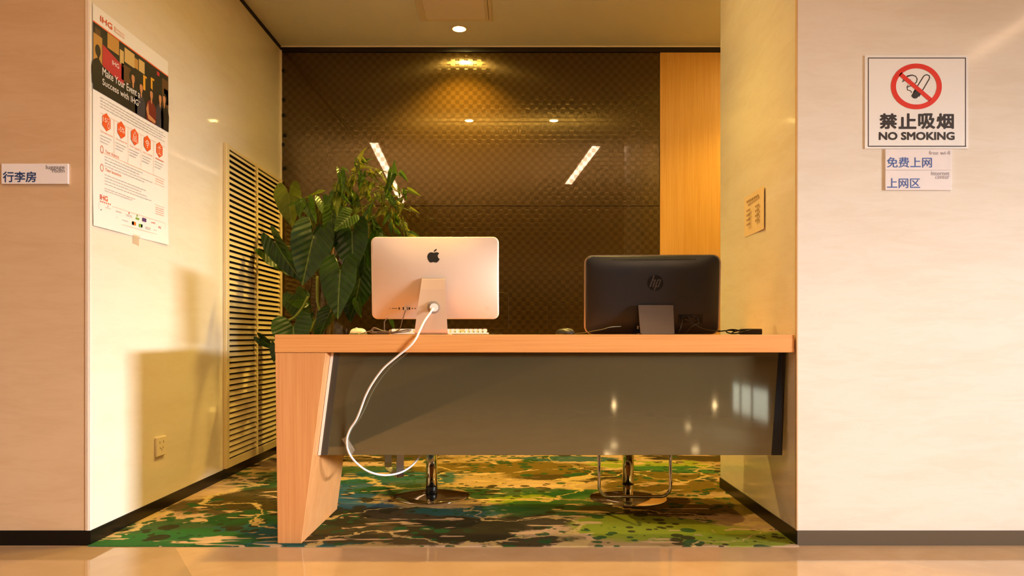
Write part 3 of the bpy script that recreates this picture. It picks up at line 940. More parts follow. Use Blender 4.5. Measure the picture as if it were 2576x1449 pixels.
# white mouse
ms = thing('computer_mouse', (-0.691, 3.06, ZT), 'pale translucent mouse on the left end of the desk', 'mouse')
c = Vector((-0.6806, 3.06, ZT + 0.0005))
mouse_body('base', c, 0.072, 0.112, 0.012, M_MOUSEB, ms)
mouse_body('shell', c + Vector((0, 0, 0.006)), 0.064, 0.105, 0.022, M_MOUSE, ms)
tube('scroll_wheel', [(c.x - 0.004, c.y - 0.033, c.z + 0.0235), (c.x + 0.004, c.y - 0.033, c.z + 0.0235)], 0.0065, M_WHITE, ms, 14)
# tied bundle of its cable, plugged into the computer
bz = ZT
cab = [(-0.648, 3.0, bz + 0.006), (-0.628, 2.99, bz + 0.012), (-0.612, 2.985, bz + 0.016)]
for i in range(5):
    y = 2.975 + 0.008 * math.sin(i * 2.1)
    cab += [(-0.595, y, bz + 0.024 + 0.003 * i % 0.008), (-0.565, y - 0.006, bz + 0.018), (-0.53, y, bz + 0.010), (-0.50, y + 0.006, bz + 0.013), (-0.452 + 0.008 * (i % 2), y, bz + 0.021),
            (-0.455, y - 0.008, bz + 0.013), (-0.50, y - 0.004, bz + 0.008), (-0.535, y + 0.003, bz + 0.0045), (-0.575, y, bz + 0.004), (-0.612 + 0.006 * (i % 3), y, bz + 0.010)]
cab += [(-0.59, 2.96, bz + 0.012), (-0.545, 2.95, bz + 0.010), (-0.505, 2.945, bz + 0.012), (-0.482, 2.94, bz + 0.026), at(1012, 806, 2.93), at(1017, 790, 2.93), at(1020, 779, 2.945)]
tube('cable', cab, 0.0023, M_GREYC, ms, 6, 5)
tube('cable_loop', [(-0.515, 2.955, bz + 0.008), (-0.545, 2.95, bz + 0.018), at(967, 820, 2.95), at(968, 808, 2.96), at(976, 800, 2.985)], 0.0022, M_GREYC, ms, 6, 5)
box('plug', *(lambda p: (p.x - 0.005, p.x + 0.005, p.y - 0.006, p.y + 0.008, p.z - 0.010, p.z + 0.008))(at(1020, 777, 2.947)), M_WHITE, ms, 0.0015, 1)
tube('cable_tie', [(-0.527, 2.985, bz + 0.0005), (-0.528, 2.958, bz + 0.004), (-0.528, 2.955, bz + 0.014), (-0.527, 2.975, bz + 0.019)], 0.0035, M_EDGE, ms, 6, 4)

# ================================================================== KEYBOARD
kb = thing('keyboard', (-0.345, 3.20, ZT), 'white keyboard with tall square keys behind the silver computer', 'keyboard')
kx0, kx1, ky0, ky1 = -0.560, -0.1275, 3.145, 3.275
v, f = box_vf(kx0, kx1, ky0, ky1, ZT + 0.003, ZT + 0.010)
kbo = bevel_mesh(mesh('base', v, f, M_WHITE, kb), 0.002, 2)
for fx in (kx0 + 0.012, kx1 - 0.012):
    for fy in (ky0 + 0.012, ky1 - 0.012):
        lathe('rubber_foot', [(0.006, ZT + 0.0004), (0.006, ZT + 0.003)], fx, fy, M_BLACK, kb, 10)
# one key cap, copied
kv = [(a * r_, b * r_, z_) for r_, z_ in ((0.0050, 0.0), (0.0050, 0.005), (0.0078, 0.0052), (0.0062, 0.0160)) for a, b in ((-1, -1), (1, -1), (1, 1), (-1, 1))]
kf = [(0, 3, 2, 1)] + [(i, (i + 1) % 4, 4 + (i + 1) % 4, 4 + i) for i in range(4)] + [(4 + i, 4 + (i + 1) % 4, 8 + (i + 1) % 4, 8 + i) for i in range(4)] + [(8 + i, 8 + (i + 1) % 4, 12 + (i + 1) % 4, 12 + i) for i in range(4)] + [(12, 13, 14, 15)]
kme = bpy.data.meshes.new('key_cap'); kme.from_pydata(kv, [], kf); kme.materials.append(M_WHITE)
base0 = ORG[kb.name]
for row in range(6):
    for cidx in range(21):
        if row == 0 and cidx in (1, 6, 15): continue
        if row == 5 and cidx in (4, 5, 7, 8): continue
        o = bpy.data.objects.new('key_cap', kme); COL.objects.link(o); o.parent = kb
        w = 1.0
        o.location = Vector((kx0 + 0.0135 + 0.0202 * cidx, ky0 + 0.0135 + 0.0205 * row, ZT + 0.0102)) - base0

# ================================================================== BAR STOOLS
def stool(px, base_y, col_hw, label, foot, collar):
    d = 0.79 * F / (base_y - 845)
    k = d / F
    x = (px - 1300) * k
    t = thing('bar_stool', (x, d, 0.004), label, 'stool', 'chrome stools behind the desk')
    z0 = 0.0045
    R = 0.185
    lathe('base', [(R, z0), (R, z0 + 0.003), (R - 0.003, z0 + 0.005), (R * 0.6, z0 + 0.009), (0.06, z0 + 0.014), (0.032, z0 + 0.018)], x, d, M_CHROME, t, 56)
    lathe('lower_column', [(0.0235, z0 + 0.012), (0.0235, 0.20)], x, d, M_CHROME, t, 28)
    lathe('upper_column', [(0.0275, 0.045 if collar else 0.073), (0.0275, 0.46)], x, d, M_CHROME, t, 28)
    if collar:
        lathe('collar', [(0.0290, z0 + 0.014), (0.0290, z0 + 0.046), (0.0280, z0 + 0.048)], x, d, M_BLACK, t, 28)
    else:
        lathe('collar', [(0.0285, 0.0705), (0.0285, 0.0735)], x, d, M_BLACK, t, 28)
    return t, x, d

ts, sx, sy = stool(1580, 1255, 14, 'chrome swivel stool with a tubular foot loop facing the camera, below the black computer', None, False)
fy = 3.20; fx0, fx1 = (1507 - 1300) * fy / F, (1686.5 - 1300) * fy / F
fz = CAM_Z - (1249 - 845) * fy / F
r = 0.045
pts = [(fx0, fy + 0.13, 0.455), (fx0, fy + 0.03, 0.45), (fx0, fy, 0.42), (fx0, fy, fz + r)]
pts += [(fx0 + r - r * math.cos(a), fy, fz + r - r * math.sin(a)) for a in [PI / 2 * i / 6 for i in range(1, 7)]]
pts += [(fx1 - r + r * math.sin(a), fy, fz + r - r * math.cos(a)) for a in [PI / 2 * i / 6 for i in range(0, 7)]]
pts += [(fx1, fy, 0.42), (fx1, fy + 0.03, 0.45), (fx1, fy + 0.13, 0.455)]
tube('foot_loop', pts, 0.0075, M_CHROME, ts, 10)

tl, lx, ly = stool(1086, 1250, 13, 'chrome swivel stool with a flat strap footrest turned to the left, below the silver computer', None, True)
A = Vector((-0.563, 3.456, 0.10)); B = Vector((-0.671, 3.715, 0.10))
dirp = (B - A).normalized()
pp = [A + Vector((0.16, 0.055, 0.36)), A + Vector((0.02, 0.01, 0.355)), A + Vector((0.004, 0.0, 0.32)), A + Vector((-0.004, 0.0, 0.03)), A + dirp * 0.012 + Vector((0, 0, 0.006)), A + dirp * 0.03,
      B - dirp * 0.03, B - dirp * 0.012 + Vector((0, 0, 0.006)), B + Vector((0, 0, 0.03)), B + Vector((0.006, 0, 0.32)), B + Vector((0.02, -0.005, 0.355)), B + Vector((0.16, -0.05, 0.36))]
def strap(name, pts, w, t_, side, m, parent):
    V, Fc = [], []
    n = len(pts)
    for i in range(n):
        T = (pts[min(i + 1, n - 1)] - pts[max(i - 1, 0)]).normalized()
        N = T.cross(side).normalized()
        for a, b in ((-1, -1), (1, -1), (1, 1), (-1, 1)):
            V.append(pts[i] + side * (a * w / 2) + N * (b * t_ / 2))
    for i in range(n - 1):
        for j in range(4):
            Fc.append((4 * i + j, 4 * i + (j + 1) % 4, 4 * i + 4 + (j + 1) % 4, 4 * i + 4 + j))
    Fc += [(3, 2, 1, 0), (4 * n - 4, 4 * n - 3, 4 * n - 2, 4 * n - 1)]
    return mesh(name, V, Fc, m, parent)
side = Vector((dirp.y, -dirp.x, 0))
strap('foot_strap', pp, 0.036, 0.006, side, M_BRUSH, tl)

def seat(t, x, y, ang):
    R = Matrix.Rotation(ang, 3, 'Z')
    lathe('seat_plate', [(0.09, 0.452), (0.09, 0.462)], x, y, M_CHROME, t, 24)
    # padded seat: rounded square pillow
    V, Fc = [], []
    rings = [(0.94, 0.463), (1.0, 0.475), (1.0, 0.500), (0.96, 0.512), (0.80, 0.518), (0.4, 0.514)]
    out = rrect(0.40, 0.38, 0.10)
    n = len(out)
    for s, z in rings:
        V += [Vector((x, y, z)) + R @ Vector((a * s, b * s, 0)) for a, b in out]
    for i in range(len(rings) - 1):
        for j in range(n):
            k = (j + 1) % n
            Fc.append((i * n + j, i * n + k, (i + 1) * n + k, (i + 1) * n + j))
    Fc += [tuple(reversed(range(n))), tuple(range((len(rings) - 1) * n, len(rings) * n))]
    mesh('seat', V, Fc, M_LEATHER, t, smooth=True)
    # low curved backrest
    V, Fc = [], []
    m_ = 14
    for i in range(m_ + 1):
        a = math.radians(-62 + 124 * i / m_)
        e = 1 - abs(2 * i / m_ - 1) ** 3
        for rr, z in ((0.185, 0.50), (0.215, 0.50), (0.225, 0.54 + 0.17 * e), (0.20, 0.545 + 0.175 * e)):
            V.append(Vector((x, y, z)) + R @ Vector((rr * math.sin(a), rr * math.cos(a), 0)))
    for i in range(m_):
        for j in range(4):
            Fc.append((4 * i + j, 4 * i + (j + 1) % 4, 4 * i + 4 + (j + 1) % 4, 4 * i + 4 + j))
    Fc += [(3, 2, 1, 0), (4 * m_, 4 * m_ + 1, 4 * m_ + 2, 4 * m_ + 3)]
    mesh('backrest', V, Fc, M_LEATHER, t, smooth=True)
seat(ts, sx, sy, 0.0)
seat(tl, lx, ly, math.radians(-112))

# ================================================================== WALL GRILLE
PX = XL + 0.0005
gr = thing('wall_grille', (XL, 4.33, 0.06), 'cream louvred air grille in two columns on the left wall beside the plant', 'grille')
g0, g1, gzb, gzt = 3.905, 4.835, 0.060, 1.850
gm, ga, gb = 4.375, 3.945, 4.800
box('backing', PX, PX + 0.002, g0 + 0.01, g1 - 0.01, gzb + 0.01, gzt - 0.01, M_DARK, gr)
FT = 0.020
box('frame_stile', PX, PX + FT, g0, ga, gzb, gzt, M_VENT, gr, 0.002, 1)
box('frame_stile', PX, PX + FT, gb, g1, gzb, gzt, M_VENT, gr, 0.002, 1)
box('frame_rail', PX, PX + FT, ga + 0.0003, gb - 0.0003, gzb, gzb + 0.045, M_VENT, gr, 0.002, 1)
box('frame_rail', PX, PX + FT * 0.5, ga + 0.0003, gb - 0.0003, gzt - 0.02, gzt, M_VENT, gr, 0.002, 1)
box('mullion', PX, PX + FT, gm - 0.010, gm + 0.010, gzb + 0.0453, gzt - 0.0203, M_VENT, gr, 0.002, 1)
pitch = 0.0312
nsl = int((gzt - 0.045 - gzb - 0.055) / pitch)
for ya, yb in ((ga + 0.001, gm - 0.011), (gm + 0.011, gb - 0.001)):
    first = None
    for i in range(nsl + 1):
        z = gzb + 0.055 + pitch * i
        if first is None:
            pr_ = [(PX + 0.0165, z), (PX + 0.0185, z), (PX + 0.0070, z + 0.0215), (PX + 0.0045, z + 0.0215)]
            first = prism('slat', [(a, ya, b) for a, b in pr_], (0, yb - ya, 0), M_VENT, gr)
            z_first = first.location.copy()
        else:
            o = first.copy(); COL.objects.link(o); o.parent = gr
            o.location = z_first + Vector((0, 0, pitch * i))

# wall socket
so = thing('wall_socket', (XL, 3.21, 0.251), 'small ivory wall socket low on the left wall', 'socket')
box('plate', PX, PX + 0.011, 3.167, 3.253, 0.251, 0.337, M_OUTLET, so, 0.003, 2)
for y0_, z0_, w_, h_ in ((3.192, 0.312, 0.003, 0.010), (3.226, 0.312, 0.003, 0.010), (3.209, 0.278, 0.003, 0.012), (3.196, 0.286, 0.003, 0.009), (3.222, 0.286, 0.003, 0.009)):
    box('slot', PX + 0.0111, PX + 0.0115, y0_ - w_ / 2, y0_ + w_ / 2, z0_ - h_ / 2, z0_ + h_ / 2, M_DARK, so)

# ================================================================== CEILING GRILLE
cg = thing('ceiling_grille', (-0.375, 4.23, ZC), 'square louvred air grille in the alcove ceiling above the downlight', 'grille')
cx0, cx1, cy0, cy1 = -0.600, -0.152, 4.005, 4.455
zf = ZC - 0.012
bw_ = 0.042
box('frame_side', cx0, cx0 + bw_, cy0, cy1, zf, ZC - 0.0004, M_VENT_C, cg, 0.003, 1)
box('frame_side', cx1 - bw_, cx1, cy0, cy1, zf, ZC - 0.0004, M_VENT_C, cg, 0.003, 1)
box('frame_side', cx0 + bw_ + 0.0003, cx1 - bw_ - 0.0003, cy0, cy0 + bw_, zf, ZC - 0.0004, M_VENT_C, cg, 0.003, 1)
box('frame_side', cx0 + bw_ + 0.0003, cx1 - bw_ - 0.0003, cy1 - bw_, cy1, zf, ZC - 0.0004, M_VENT_C, cg, 0.003, 1)
box('hinge_gap', cx1 - bw_ * 0.52, cx1 - bw_ * 0.46, cy0 + 0.01, cy1 - 0.03, zf - 0.0004, zf - 0.0001, M_TRIM_D, cg)
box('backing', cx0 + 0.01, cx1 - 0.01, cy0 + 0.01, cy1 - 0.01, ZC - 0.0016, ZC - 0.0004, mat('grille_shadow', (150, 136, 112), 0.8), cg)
first = None
ys = cy0 + bw_ + 0.004
i = 0
while ys + 0.0165 * i < cy1 - bw_ - 0.012:
    y = ys + 0.0165 * i
    if first is None:
        first = prism('slat', [(cx0 + bw_, y, ZC - 0.003), (cx0 + bw_, y + 0.002, ZC - 0.002), (cx0 + bw_, y + 0.0125, ZC - 0.010), (cx0 + bw_, y + 0.0105, ZC - 0.011)], (cx1 - cx0 - 2 * bw_, 0, 0), M_VENT_C, cg)
        l0 = first.location.copy()
    else:
        o = first.copy(); COL.objects.link(o); o.parent = cg; o.location = l0 + Vector((0, 0.0165 * i, 0))
    i += 1

# ================================================================== SIGNS ON THE FRONT WALLS
KF = YF / F
def sign(px0, py0, px1, py1, thick, m, label, lift=0.0):
    a = at(px0, py1, YF); b = at(px1, py0, YF)
    t = thing('wall_sign', (a.x, YF, a.z), label, 'sign')
    box('plate', a.x, b.x, YF - thick - lift, YF - 0.0003 - lift, a.z, b.z, m, t, min(0.001, thick / 3), 1)
    pl = Plane((0, YF - thick - lift, 0), (1, 0, 0), (0, 0, 1))     # plane coordinates are metres x, z; normal towards the viewer
    return t, pl
def sx_(px): return (px - 1300) * KF
def sz_(py): return CAM_Z + (845 - py) * KF
def sr(px0, py0, px1, py1): return (sx_(px0), sx_(px1), sz_(py1), sz_(py0))

t, pl = sign(8, 413, 175, 464, 0.010, M_ACRYL, 'white acrylic luggage room sign with blue characters on the left front wall')
ink('lettering', pl, [text2d('行李房', *sr(12, 433, 96, 460), bold=0.022)], M_INKN, t, 0.0004)
ink('fine_lettering', pl, [text2d('luggage', *sr(120, 417, 167, 430), bold=0.02), text2d('room', *sr(136, 429, 167, 436), bold=0.02)], M_INKG2, t, 0.0004)

t, pl = sign(2174, 140, 2434, 375, 0.004, M_PAPER, 'white no smoking sign with red prohibition ring on the right wall', 0.0)
fr = []
for q in ((2182, 146, 2428, 148.2), (2184, 367.5, 2429, 370), (2182, 146, 2184.2, 370), (2426, 146, 2428.2, 368)): fr.append(rect2d(*sr(*q)))
ink('border_line', pl, fr, M_INKD, t, 0.0003)
RC = (sx_(2303.5), sz_(218.5)); RXs, RYs = 64 * KF, 57.5 * KF
def el(r0x, r0y, r1x, r1y, n=64):
    v = [(RC[0] + rx * math.cos(2 * PI * i / n), RC[1] + ry * math.sin(2 * PI * i / n)) for rx, ry in ((r0x, r0y), (r1x, r1y)) for i in range(n)]
    return v, [(i, (i + 1) % n, n + (i + 1) % n, n + i) for i in range(n)]
def sp_(px, py): return (sx_(px), sz_(py))
def zz(x, y): return sp_(2050 + x / 3.293, 80 + y / 3.293)    # from the enlarged study of the sign
ink('prohibition_ring', pl, [el(RXs, RYs, RXs * 0.80, RYs * 0.79), stroke2d([zz(700, 352), zz(952, 566)], 10.5 * KF)], M_INKR, t, 0.0009)
caps = [zz(810, 508), zz(895, 372), zz(908, 362), zz(926, 360), zz(942, 368), zz(945, 384), zz(938, 400), zz(856, 540)]
ink('cigarette', pl, [stroke2d(caps, 2.6 * KF), poly2d([zz(826, 482), zz(872, 506), zz(848, 545), zz(838, 554), zz(820, 556), zz(802, 548), zz(794, 532), zz(800, 520)])], M_INKD, t, 0.0005)
ink('smoke', pl, [stroke2d([zz(718, 420), zz(735, 392), zz(765, 370), zz(800, 362), zz(830, 372), zz(842, 395), zz(836, 420), zz(815, 440), zz(785, 452), zz(762, 462)], [1 * KF, 3.4 * KF, 4 * KF, 3 * KF, 2.4 * KF, 2.4 * KF, 2.4 * KF, 2.4 * KF, 2.2 * KF, 2 * KF]),
                  stroke2d([zz(718, 420), zz(750, 402), zz(790, 400)], [1 * KF, 2 * KF, 1.2 * KF]),
                  stroke2d([zz(770, 440), zz(758, 460), zz(762, 486), zz(785, 490), zz(797, 502), zz(790, 512)], [1 * KF, 2.4 * KF, 2.4 * KF, 2 * KF, 1.6 * KF, 1 * KF])], M_INKD, t, 0.0005)
for ch, x0_, x1_ in (('禁', 531, 676), ('止', 688, 836), ('吸', 850, 992), ('烟', 1002, 1146)):
    a, b = zz(x0_, 808), zz(x1_, 678)
    ink('lettering', pl, [text2d(ch, a[0], b[0], a[1], b[1], bold=0.038)], M_INKD, t, 0.0004)
a, b = zz(524, 900), zz(1152, 832)
ink('lettering', pl, [text2d('NO SMOKING', a[0], b[0], a[1], b[1], bold=0.055)], M_INKD, t, 0.0004)

t, pl = sign(2225, 376, 2392, 428.5, 0.006, M_ACRYL, 'white free wi-fi plate with blue characters directly under the no smoking sign')
a, b = zz(590, 1128), zz(962, 1042)
ink('lettering', pl, [text2d('免费上网', a[0], b[0], a[1], b[1], bold=0.010)], M_INKB, t, 0.0004)
a, b = zz(938, 1022), zz(1112, 990)
ink('lettering', pl, [text2d('free wi-fi', a[0], b[0], a[1], b[1], bold=0.006)], M_INKG, t, 0.0004)
t, pl = sign(2225, 429, 2391, 479, 0.006, M_ACRYL, 'white internet center plate with blue characters, lowest sign on the right wall')
a, b = zz(590, 1298), zz(864, 1215)
ink('lettering', pl, [text2d('上网区', a[0], b[0], a[1], b[1], bold=0.010)], M_INKB, t, 0.0004)
a, b = zz(955, 1192), zz(1108, 1160); a2, b2 = zz(990, 1221), zz(1108, 1194)
ink('lettering', pl, [text2d('internet', a[0], b[0], a[1], b[1], bold=0.008), text2d('center', a2[0], b2[0], a2[1], b2[1], bold=0.008)], M_INKG, t, 0.0004)

# notice on the right-hand return wall
def yR(px): return XR * F / (px - 1300)
ny1, ny0 = yR(1873), yR(1926)                 # far, near
nz1 = CAM_Z + (845 - 478) * ((ny0 + ny1) / 2) / F; nz0 = CAM_Z + (845 - 583) * ((ny0 + ny1) / 2) / F
nz1, nz0 = CAM_Z + (845 - 465.5) * ny0 / F, CAM_Z + (845 - 575) * ny0 / F
nt = thing('wall_notice', (XR, (ny0 + ny1) / 2, nz0), 'small cream paper notice with faint print on the yellow right return wall', 'notice')
v = []
nseg = 6
for i in range(nseg + 1):
    y = ny1 + (ny0 - ny1) * i / nseg
    lift = 0.001 + 0.006 * (i / nseg) ** 3
    v += [(XR - lift, y, nz0), (XR - lift, y, nz1)]
mesh('sheet', v, [(2 * i, 2 * i + 2, 2 * i + 3, 2 * i + 1) for i in range(nseg)], M_PAPER_T, nt, fix=False)
npl = Plane((XR, ny1, nz0), (0, ny0 - ny1, 0), (0, 0, nz1 - nz0))
npl.n = Vector((-1, 0, 0))
shp = []
for i in range(7): shp.append(rect2d(0.20 + 0.085 * i, 0.262 + 0.085 * i, 0.80, 0.86))
for r_ in range(4):
    for cc in (0.20, 0.62):
        for k in range(3): shp.append(rect2d(cc + 0.065 * k, cc + 0.045 + 0.065 * k, 0.24 + 0.115 * r_, 0.29 + 0.115 * r_))
ink('print', npl, shp, mat('faint_ink', (150, 118, 80), 0.6), nt, 0.0085)

# ================================================================== POSTER ON THE LEFT WALL
py0_, py1_, pz0, pz1 = 2.702, 3.284, 1.2085, 2.052
po = thing('event_poster', (XL, (py0_ + py1_) / 2, pz0), 'large white event poster with a dark photo band, taped to the left wall', 'poster')
PW, PH = py1_ - py0_, pz1 - pz0
V, Fc = [], []
nu, nv = 12, 16
def plift(u, v): return 0.002 + 0.004 * max(0, v - 0.85) / 0.15 * (0.5 + 0.5 * math.sin(u * 7 + 0.5)) + 0.0012 * (0.5 + 0.5 * math.sin(u * 9))
for j in range(nv + 1):
    for i in range(nu + 1):
        u, v_ = i / nu, j / nv
        V.append((XL + plift(u, v_), py0_ + PW * u, pz1 - PH * v_))
for j in range(nv):
    for i in range(nu):
        a = j * (nu + 1) + i
        Fc.append((a, a + nu + 1, a + nu + 2, a + 1))
mesh('sheet', V, Fc, M_PAPER, po, smooth=True, fix=False)
ppl = Plane((XL, py0_, pz1), (0, PW, 0), (0, 0, PH))
ppl.n = Vector((1, 0, 0))
def pr2(u0, u1, v0, v1): return rect2d(u0, u1, -v1, -v0)
def pt2(s, u0, u1, v0, v1, **k): return text2d(s, u0, u1, -v1, -v0, **k)
def pp2(pts): return poly2d([(u, -v) for u, v in pts])
LF = 0.0046
C = [mat('print_black', (26, 18, 12), 0.5), mat('print_brown', (92, 58, 24), 0.5), mat('print_gold', (188, 138, 62), 0.5), mat('print_pale_gold', (206, 172, 104), 0.5),
     mat('print_red', (186, 34, 48), 0.5), mat('print_skin', (196, 132, 84), 0.5), mat('print_wine', (112, 26, 18), 0.5), mat('print_slate', (58, 52, 60), 0.5),
     mat('print_yellow', (226, 162, 30), 0.5), M_INKO, M_INKW, mat('print_hair', (18, 12, 9), 0.5)]
photo = [pr2(0, 1, 0.083, 0.384) + (0,), pr2(0, 1, 0.077, 0.083) + (9,)]
ink('printed_photo', ppl, photo, C, po, LF)
L2 = [pr2(0.0, 0.10, 0.13, 0.26) + (2,), pr2(0.02, 0.08, 0.10, 0.13) + (1,), pr2(0.16, 0.30, 0.085, 0.155) + (2,), pr2(0.31, 0.36, 0.12, 0.19) + (3,), pr2(0.37, 0.50, 0.095, 0.165) + (3,),
      pr2(0.50, 0.55, 0.11, 0.16) + (2,), pr2(0.56, 0.64, 0.10, 0.16) + (3,), pr2(0.33, 0.45, 0.18, 0.26) + (1,), pr2(0.62, 0.65, 0.165, 0.24) + (8,), pr2(0.73, 0.755, 0.15, 0.26) + (8,), pr2(0.755, 0.78, 0.15, 0.16) + (8,),
      pr2(0.65, 0.67, 0.165, 0.175) + (8,), pr2(0.82, 0.86, 0.095, 0.115) + (4,), pr2(0.90, 1.0, 0.11, 0.26) + (1,), pr2(0.93, 1.0, 0.16, 0.24) + (2,),
      pp2([(0.105, 0.155), (0.36, 0.195), (0.36, 0.285), (0.105, 0.255)]) + (4,)]
ink('printed_photo_backdrop', ppl, L2, C, po, LF + 0.0002)
L3 = []
def person(u, vh, w, hair, skin, dress, vb, face=1.0):
    out = [pp2([(u - w * 0.44, vb), (u - w * 0.50, vh + 0.085), (u - w * 0.40, vh + 0.055), (u - w * 0.12, vh + 0.036), (u + w * 0.12, vh + 0.036), (u + w * 0.40, vh + 0.055), (u + w * 0.50, vh + 0.085), (u + w * 0.44, vb)]) + (dress,),
           disc2d(u, -(vh), 0.031, 0.027, 16) + (hair,), pp2([(u + 0.004 * face + a, vh + b) for a, b in ((-0.020, -0.008), (0.0, -0.014), (0.020, -0.008), (0.021, 0.010), (0.014, 0.024), (0.009, 0.029), (0.010, 0.044), (0.0, 0.056), (-0.010, 0.044), (-0.009, 0.029), (-0.014, 0.024), (-0.021, 0.010))]) + (skin,)]
    return out
L3 += person(0.05, 0.20, 0.13, 11, 0, 0, 0.36)
L3 += person(0.46, 0.215, 0.17, 11, 5, 0, 0.384, 5)
L3 += person(0.575, 0.235, 0.15, 11, 5, 7, 0.384, 4)
L3 += person(0.735, 0.235, 0.15, 11, 5, 6, 0.384, 0.5)
L3 += person(0.865, 0.225, 0.12, 11, 5, 7, 0.384, 1)
L3 += person(0.945, 0.215, 0.13, 11, 5, 0, 0.384, -3)
ink('printed_people', ppl, [s for k, s in enumerate(L3) if k % 3 == 0], C, po, LF + 0.0004)
ink('printed_people', ppl, [s for k, s in enumerate(L3) if k % 3 == 1], C, po, LF + 0.0006)
ink('printed_people', ppl, [s for k, s in enumerate(L3) if k % 3 == 2] + [pp2([(0.66, 0.33), (0.69, 0.29), (0.70, 0.35), (0.80, 0.365), (0.79, 0.38), (0.69, 0.375)]) + (5,)], C, po, LF + 0.0008)
ink('lettering', ppl, [pt2('IHG', 0.215, 0.30, 0.198, 0.22, bold=0.02)], M_INKW, po, LF + 0.0006)
ink('lettering', ppl, [pt2('Make Your Event a', 0.10, 0.57, 0.262, 0.298, bold=0.008), pt2('Success with IHG', 0.10, 0.55, 0.312, 0.342, bold=0.008), pt2('®', 0.56, 0.575, 0.312, 0.322)], M_INKW, po, LF + 0.0009)
ink('lettering', ppl, [pt2('IHG', 0.08, 0.22, 0.030, 0.058, bold=0.03)], M_INKO, po, LF)
ink('lettering', ppl, [pt2('IHG', 0.075, 0.165, 0.848, 0.872, bold=0.03)], M_INKO, po, LF)
ink('lettering', ppl, [pt2('Business', 0.245, 0.37, 0.030, 0.043), pt2('Rewards', 0.245, 0.37, 0.045, 0.057)], M_INKL, po, LF)
# body copy too small to read: fine grey rules
bars = []
for (v0, us) in ((0.402, (0.08, 0.92)), (0.416, (0.08, 0.95)), (0.430, (0.08, 0.90)), (0.444, (0.08, 0.94))):
    u = us[0]
    rr = random.Random(int(v0 * 1000))
    while u < us[1]:
        w = rr.uniform(0.02, 0.055); bars.append(pr2(u, min(u + w, us[1]), v0, v0 + 0.0045)); u += w + 0.008
hexu = (0.15, 0.33, 0.505, 0.68, 0.86)
for hu in hexu:
    for k in range(3):
        bars.append(pr2(hu - 0.07, hu + 0.06 - 0.02 * k, 0.575 + 0.014 * k, 0.579 + 0.014 * k))
for v0, u1 in ((0.665, 0.60), (0.679, 0.55), (0.693, 0.72), (0.707, 0.62), (0.748, 0.66), (0.762, 0.58), (0.776, 0.66), (0.790, 0.74), (0.812, 0.50), (0.822, 0.46)):
    u = 0.13
    rr = random.Random(int(v0 * 1000))
    while u < u1:
        w = rr.uniform(0.02, 0.05); bars.append(pr2(u, u + w, v0, v0 + 0.004)); u += w + 0.008
ink('body_copy', ppl, bars, M_INKT, po, LF)
ob = [pr2(0.08, 0.95, 0.652, 0.6535), pr2(0.22, 0.95, 0.8855, 0.887), pr2(0.06, 0.95, 0.958, 0.9595), pr2(0.06, 0.0625, 0.888, 0.9595), pr2(0.9475, 0.95, 0.888, 0.9595), pr2(0.08, 0.95, 0.475, 0.4762)]
for hu in (0.24, 0.417, 0.592, 0.77): ob.append(pr2(hu - 0.0012, hu + 0.0012, 0.476, 0.652))
for k in range(2): ob.append(pr2(0.80, 0.93, 0.665 + 0.012 * k, 0.668 + 0.012 * k))
for k in range(4): ob.append(pr2(0.80, 0.93, 0.815 + 0.011 * k, 0.818 + 0.011 * k))
ob += [pr2(0.79, 0.94, 0.692, 0.6935), pr2(0.79, 0.94, 0.803, 0.8045)]
ink('ruled_lines', ppl, ob, M_INKL, po, LF)
hexs = [poly2d([(hu + 0.055 * math.sin(PI / 3 * i), -0.505 + 0.042 * math.cos(PI / 3 * i)) for i in range(6)]) for hu in hexu]
for hx in hexs: ink('hexagon', ppl, [hx], M_INKO, po, LF + 0.0002)
ico = [pt2('15', 0.108, 0.15, 0.488, 0.508), ring2d(0.172, -0.518, 0.010, 0.013, 16), pr2(0.158, 0.187, 0.485, 0.4865), pr2(0.158, 0.187, 0.499, 0.5005), pr2(0.158, 0.1605, 0.485, 0.5005), pr2(0.1845, 0.187, 0.485, 0.5005),
       pt2('-5%', 0.292, 0.368, 0.492, 0.516)]
for k in range(4): ico.append(pr2(0.482 - 0.004 * k, 0.528 + 0.004 * k, 0.503 + 0.0075 * k, 0.5055 + 0.0075 * k))
ico += [stroke2d([(0.483, -0.503), (0.505, -0.478), (0.527, -0.503)], 0.004)]
for r_ in (0.012, 0.023, 0.034): ico.append(stroke2d([(0.68 + r_ * math.sin(a), -0.525 + r_ * math.cos(a) * 1.0) for a in [-0.9 + 0.3 * i for i in range(7)]], 0.0045))
ico += [disc2d(0.68, -0.525, 0.005, 0.004, 10), stroke2d([(0.835, -0.495), (0.885, -0.495), (0.885, -0.528), (0.835, -0.528), (0.835, -0.495)], 0.003), pr2(0.8585, 0.8615, 0.495, 0.528), stroke2d([(0.845, -0.482), (0.86, -0.493), (0.875, -0.482)], 0.003)]
ink('icons', ppl, ico, M_INKW, po, LF + 0.0005)
ti = [pt2('Earn extra points', 0.085, 0.225, 0.553, 0.564), pt2('Save on your bill', 0.265, 0.40, 0.553, 0.564), pt2('Room upgrades', 0.445, 0.575, 0.553, 0.564), pt2('Stay connected', 0.62, 0.75, 0.553, 0.564), pr2(0.80, 0.925, 0.556, 0.561),
      pt2('Your Actions', 0.135, 0.30, 0.633, 0.648), pt2('Your Incentive', 0.135, 0.33, 0.717, 0.732), ring2d(0.098, -0.640, 0.014, 0.018, 20), ring2d(0.098, -0.724, 0.014, 0.018, 20)]
for i in range(6): ti.append(pr2(0.077 + 0.022 * i, 0.090 + 0.022 * i, 0.877, 0.884))
ink('heading_print', ppl, ti, mat('ink_soft_red', (224, 128, 96), 0.5), po, LF + 0.0001)
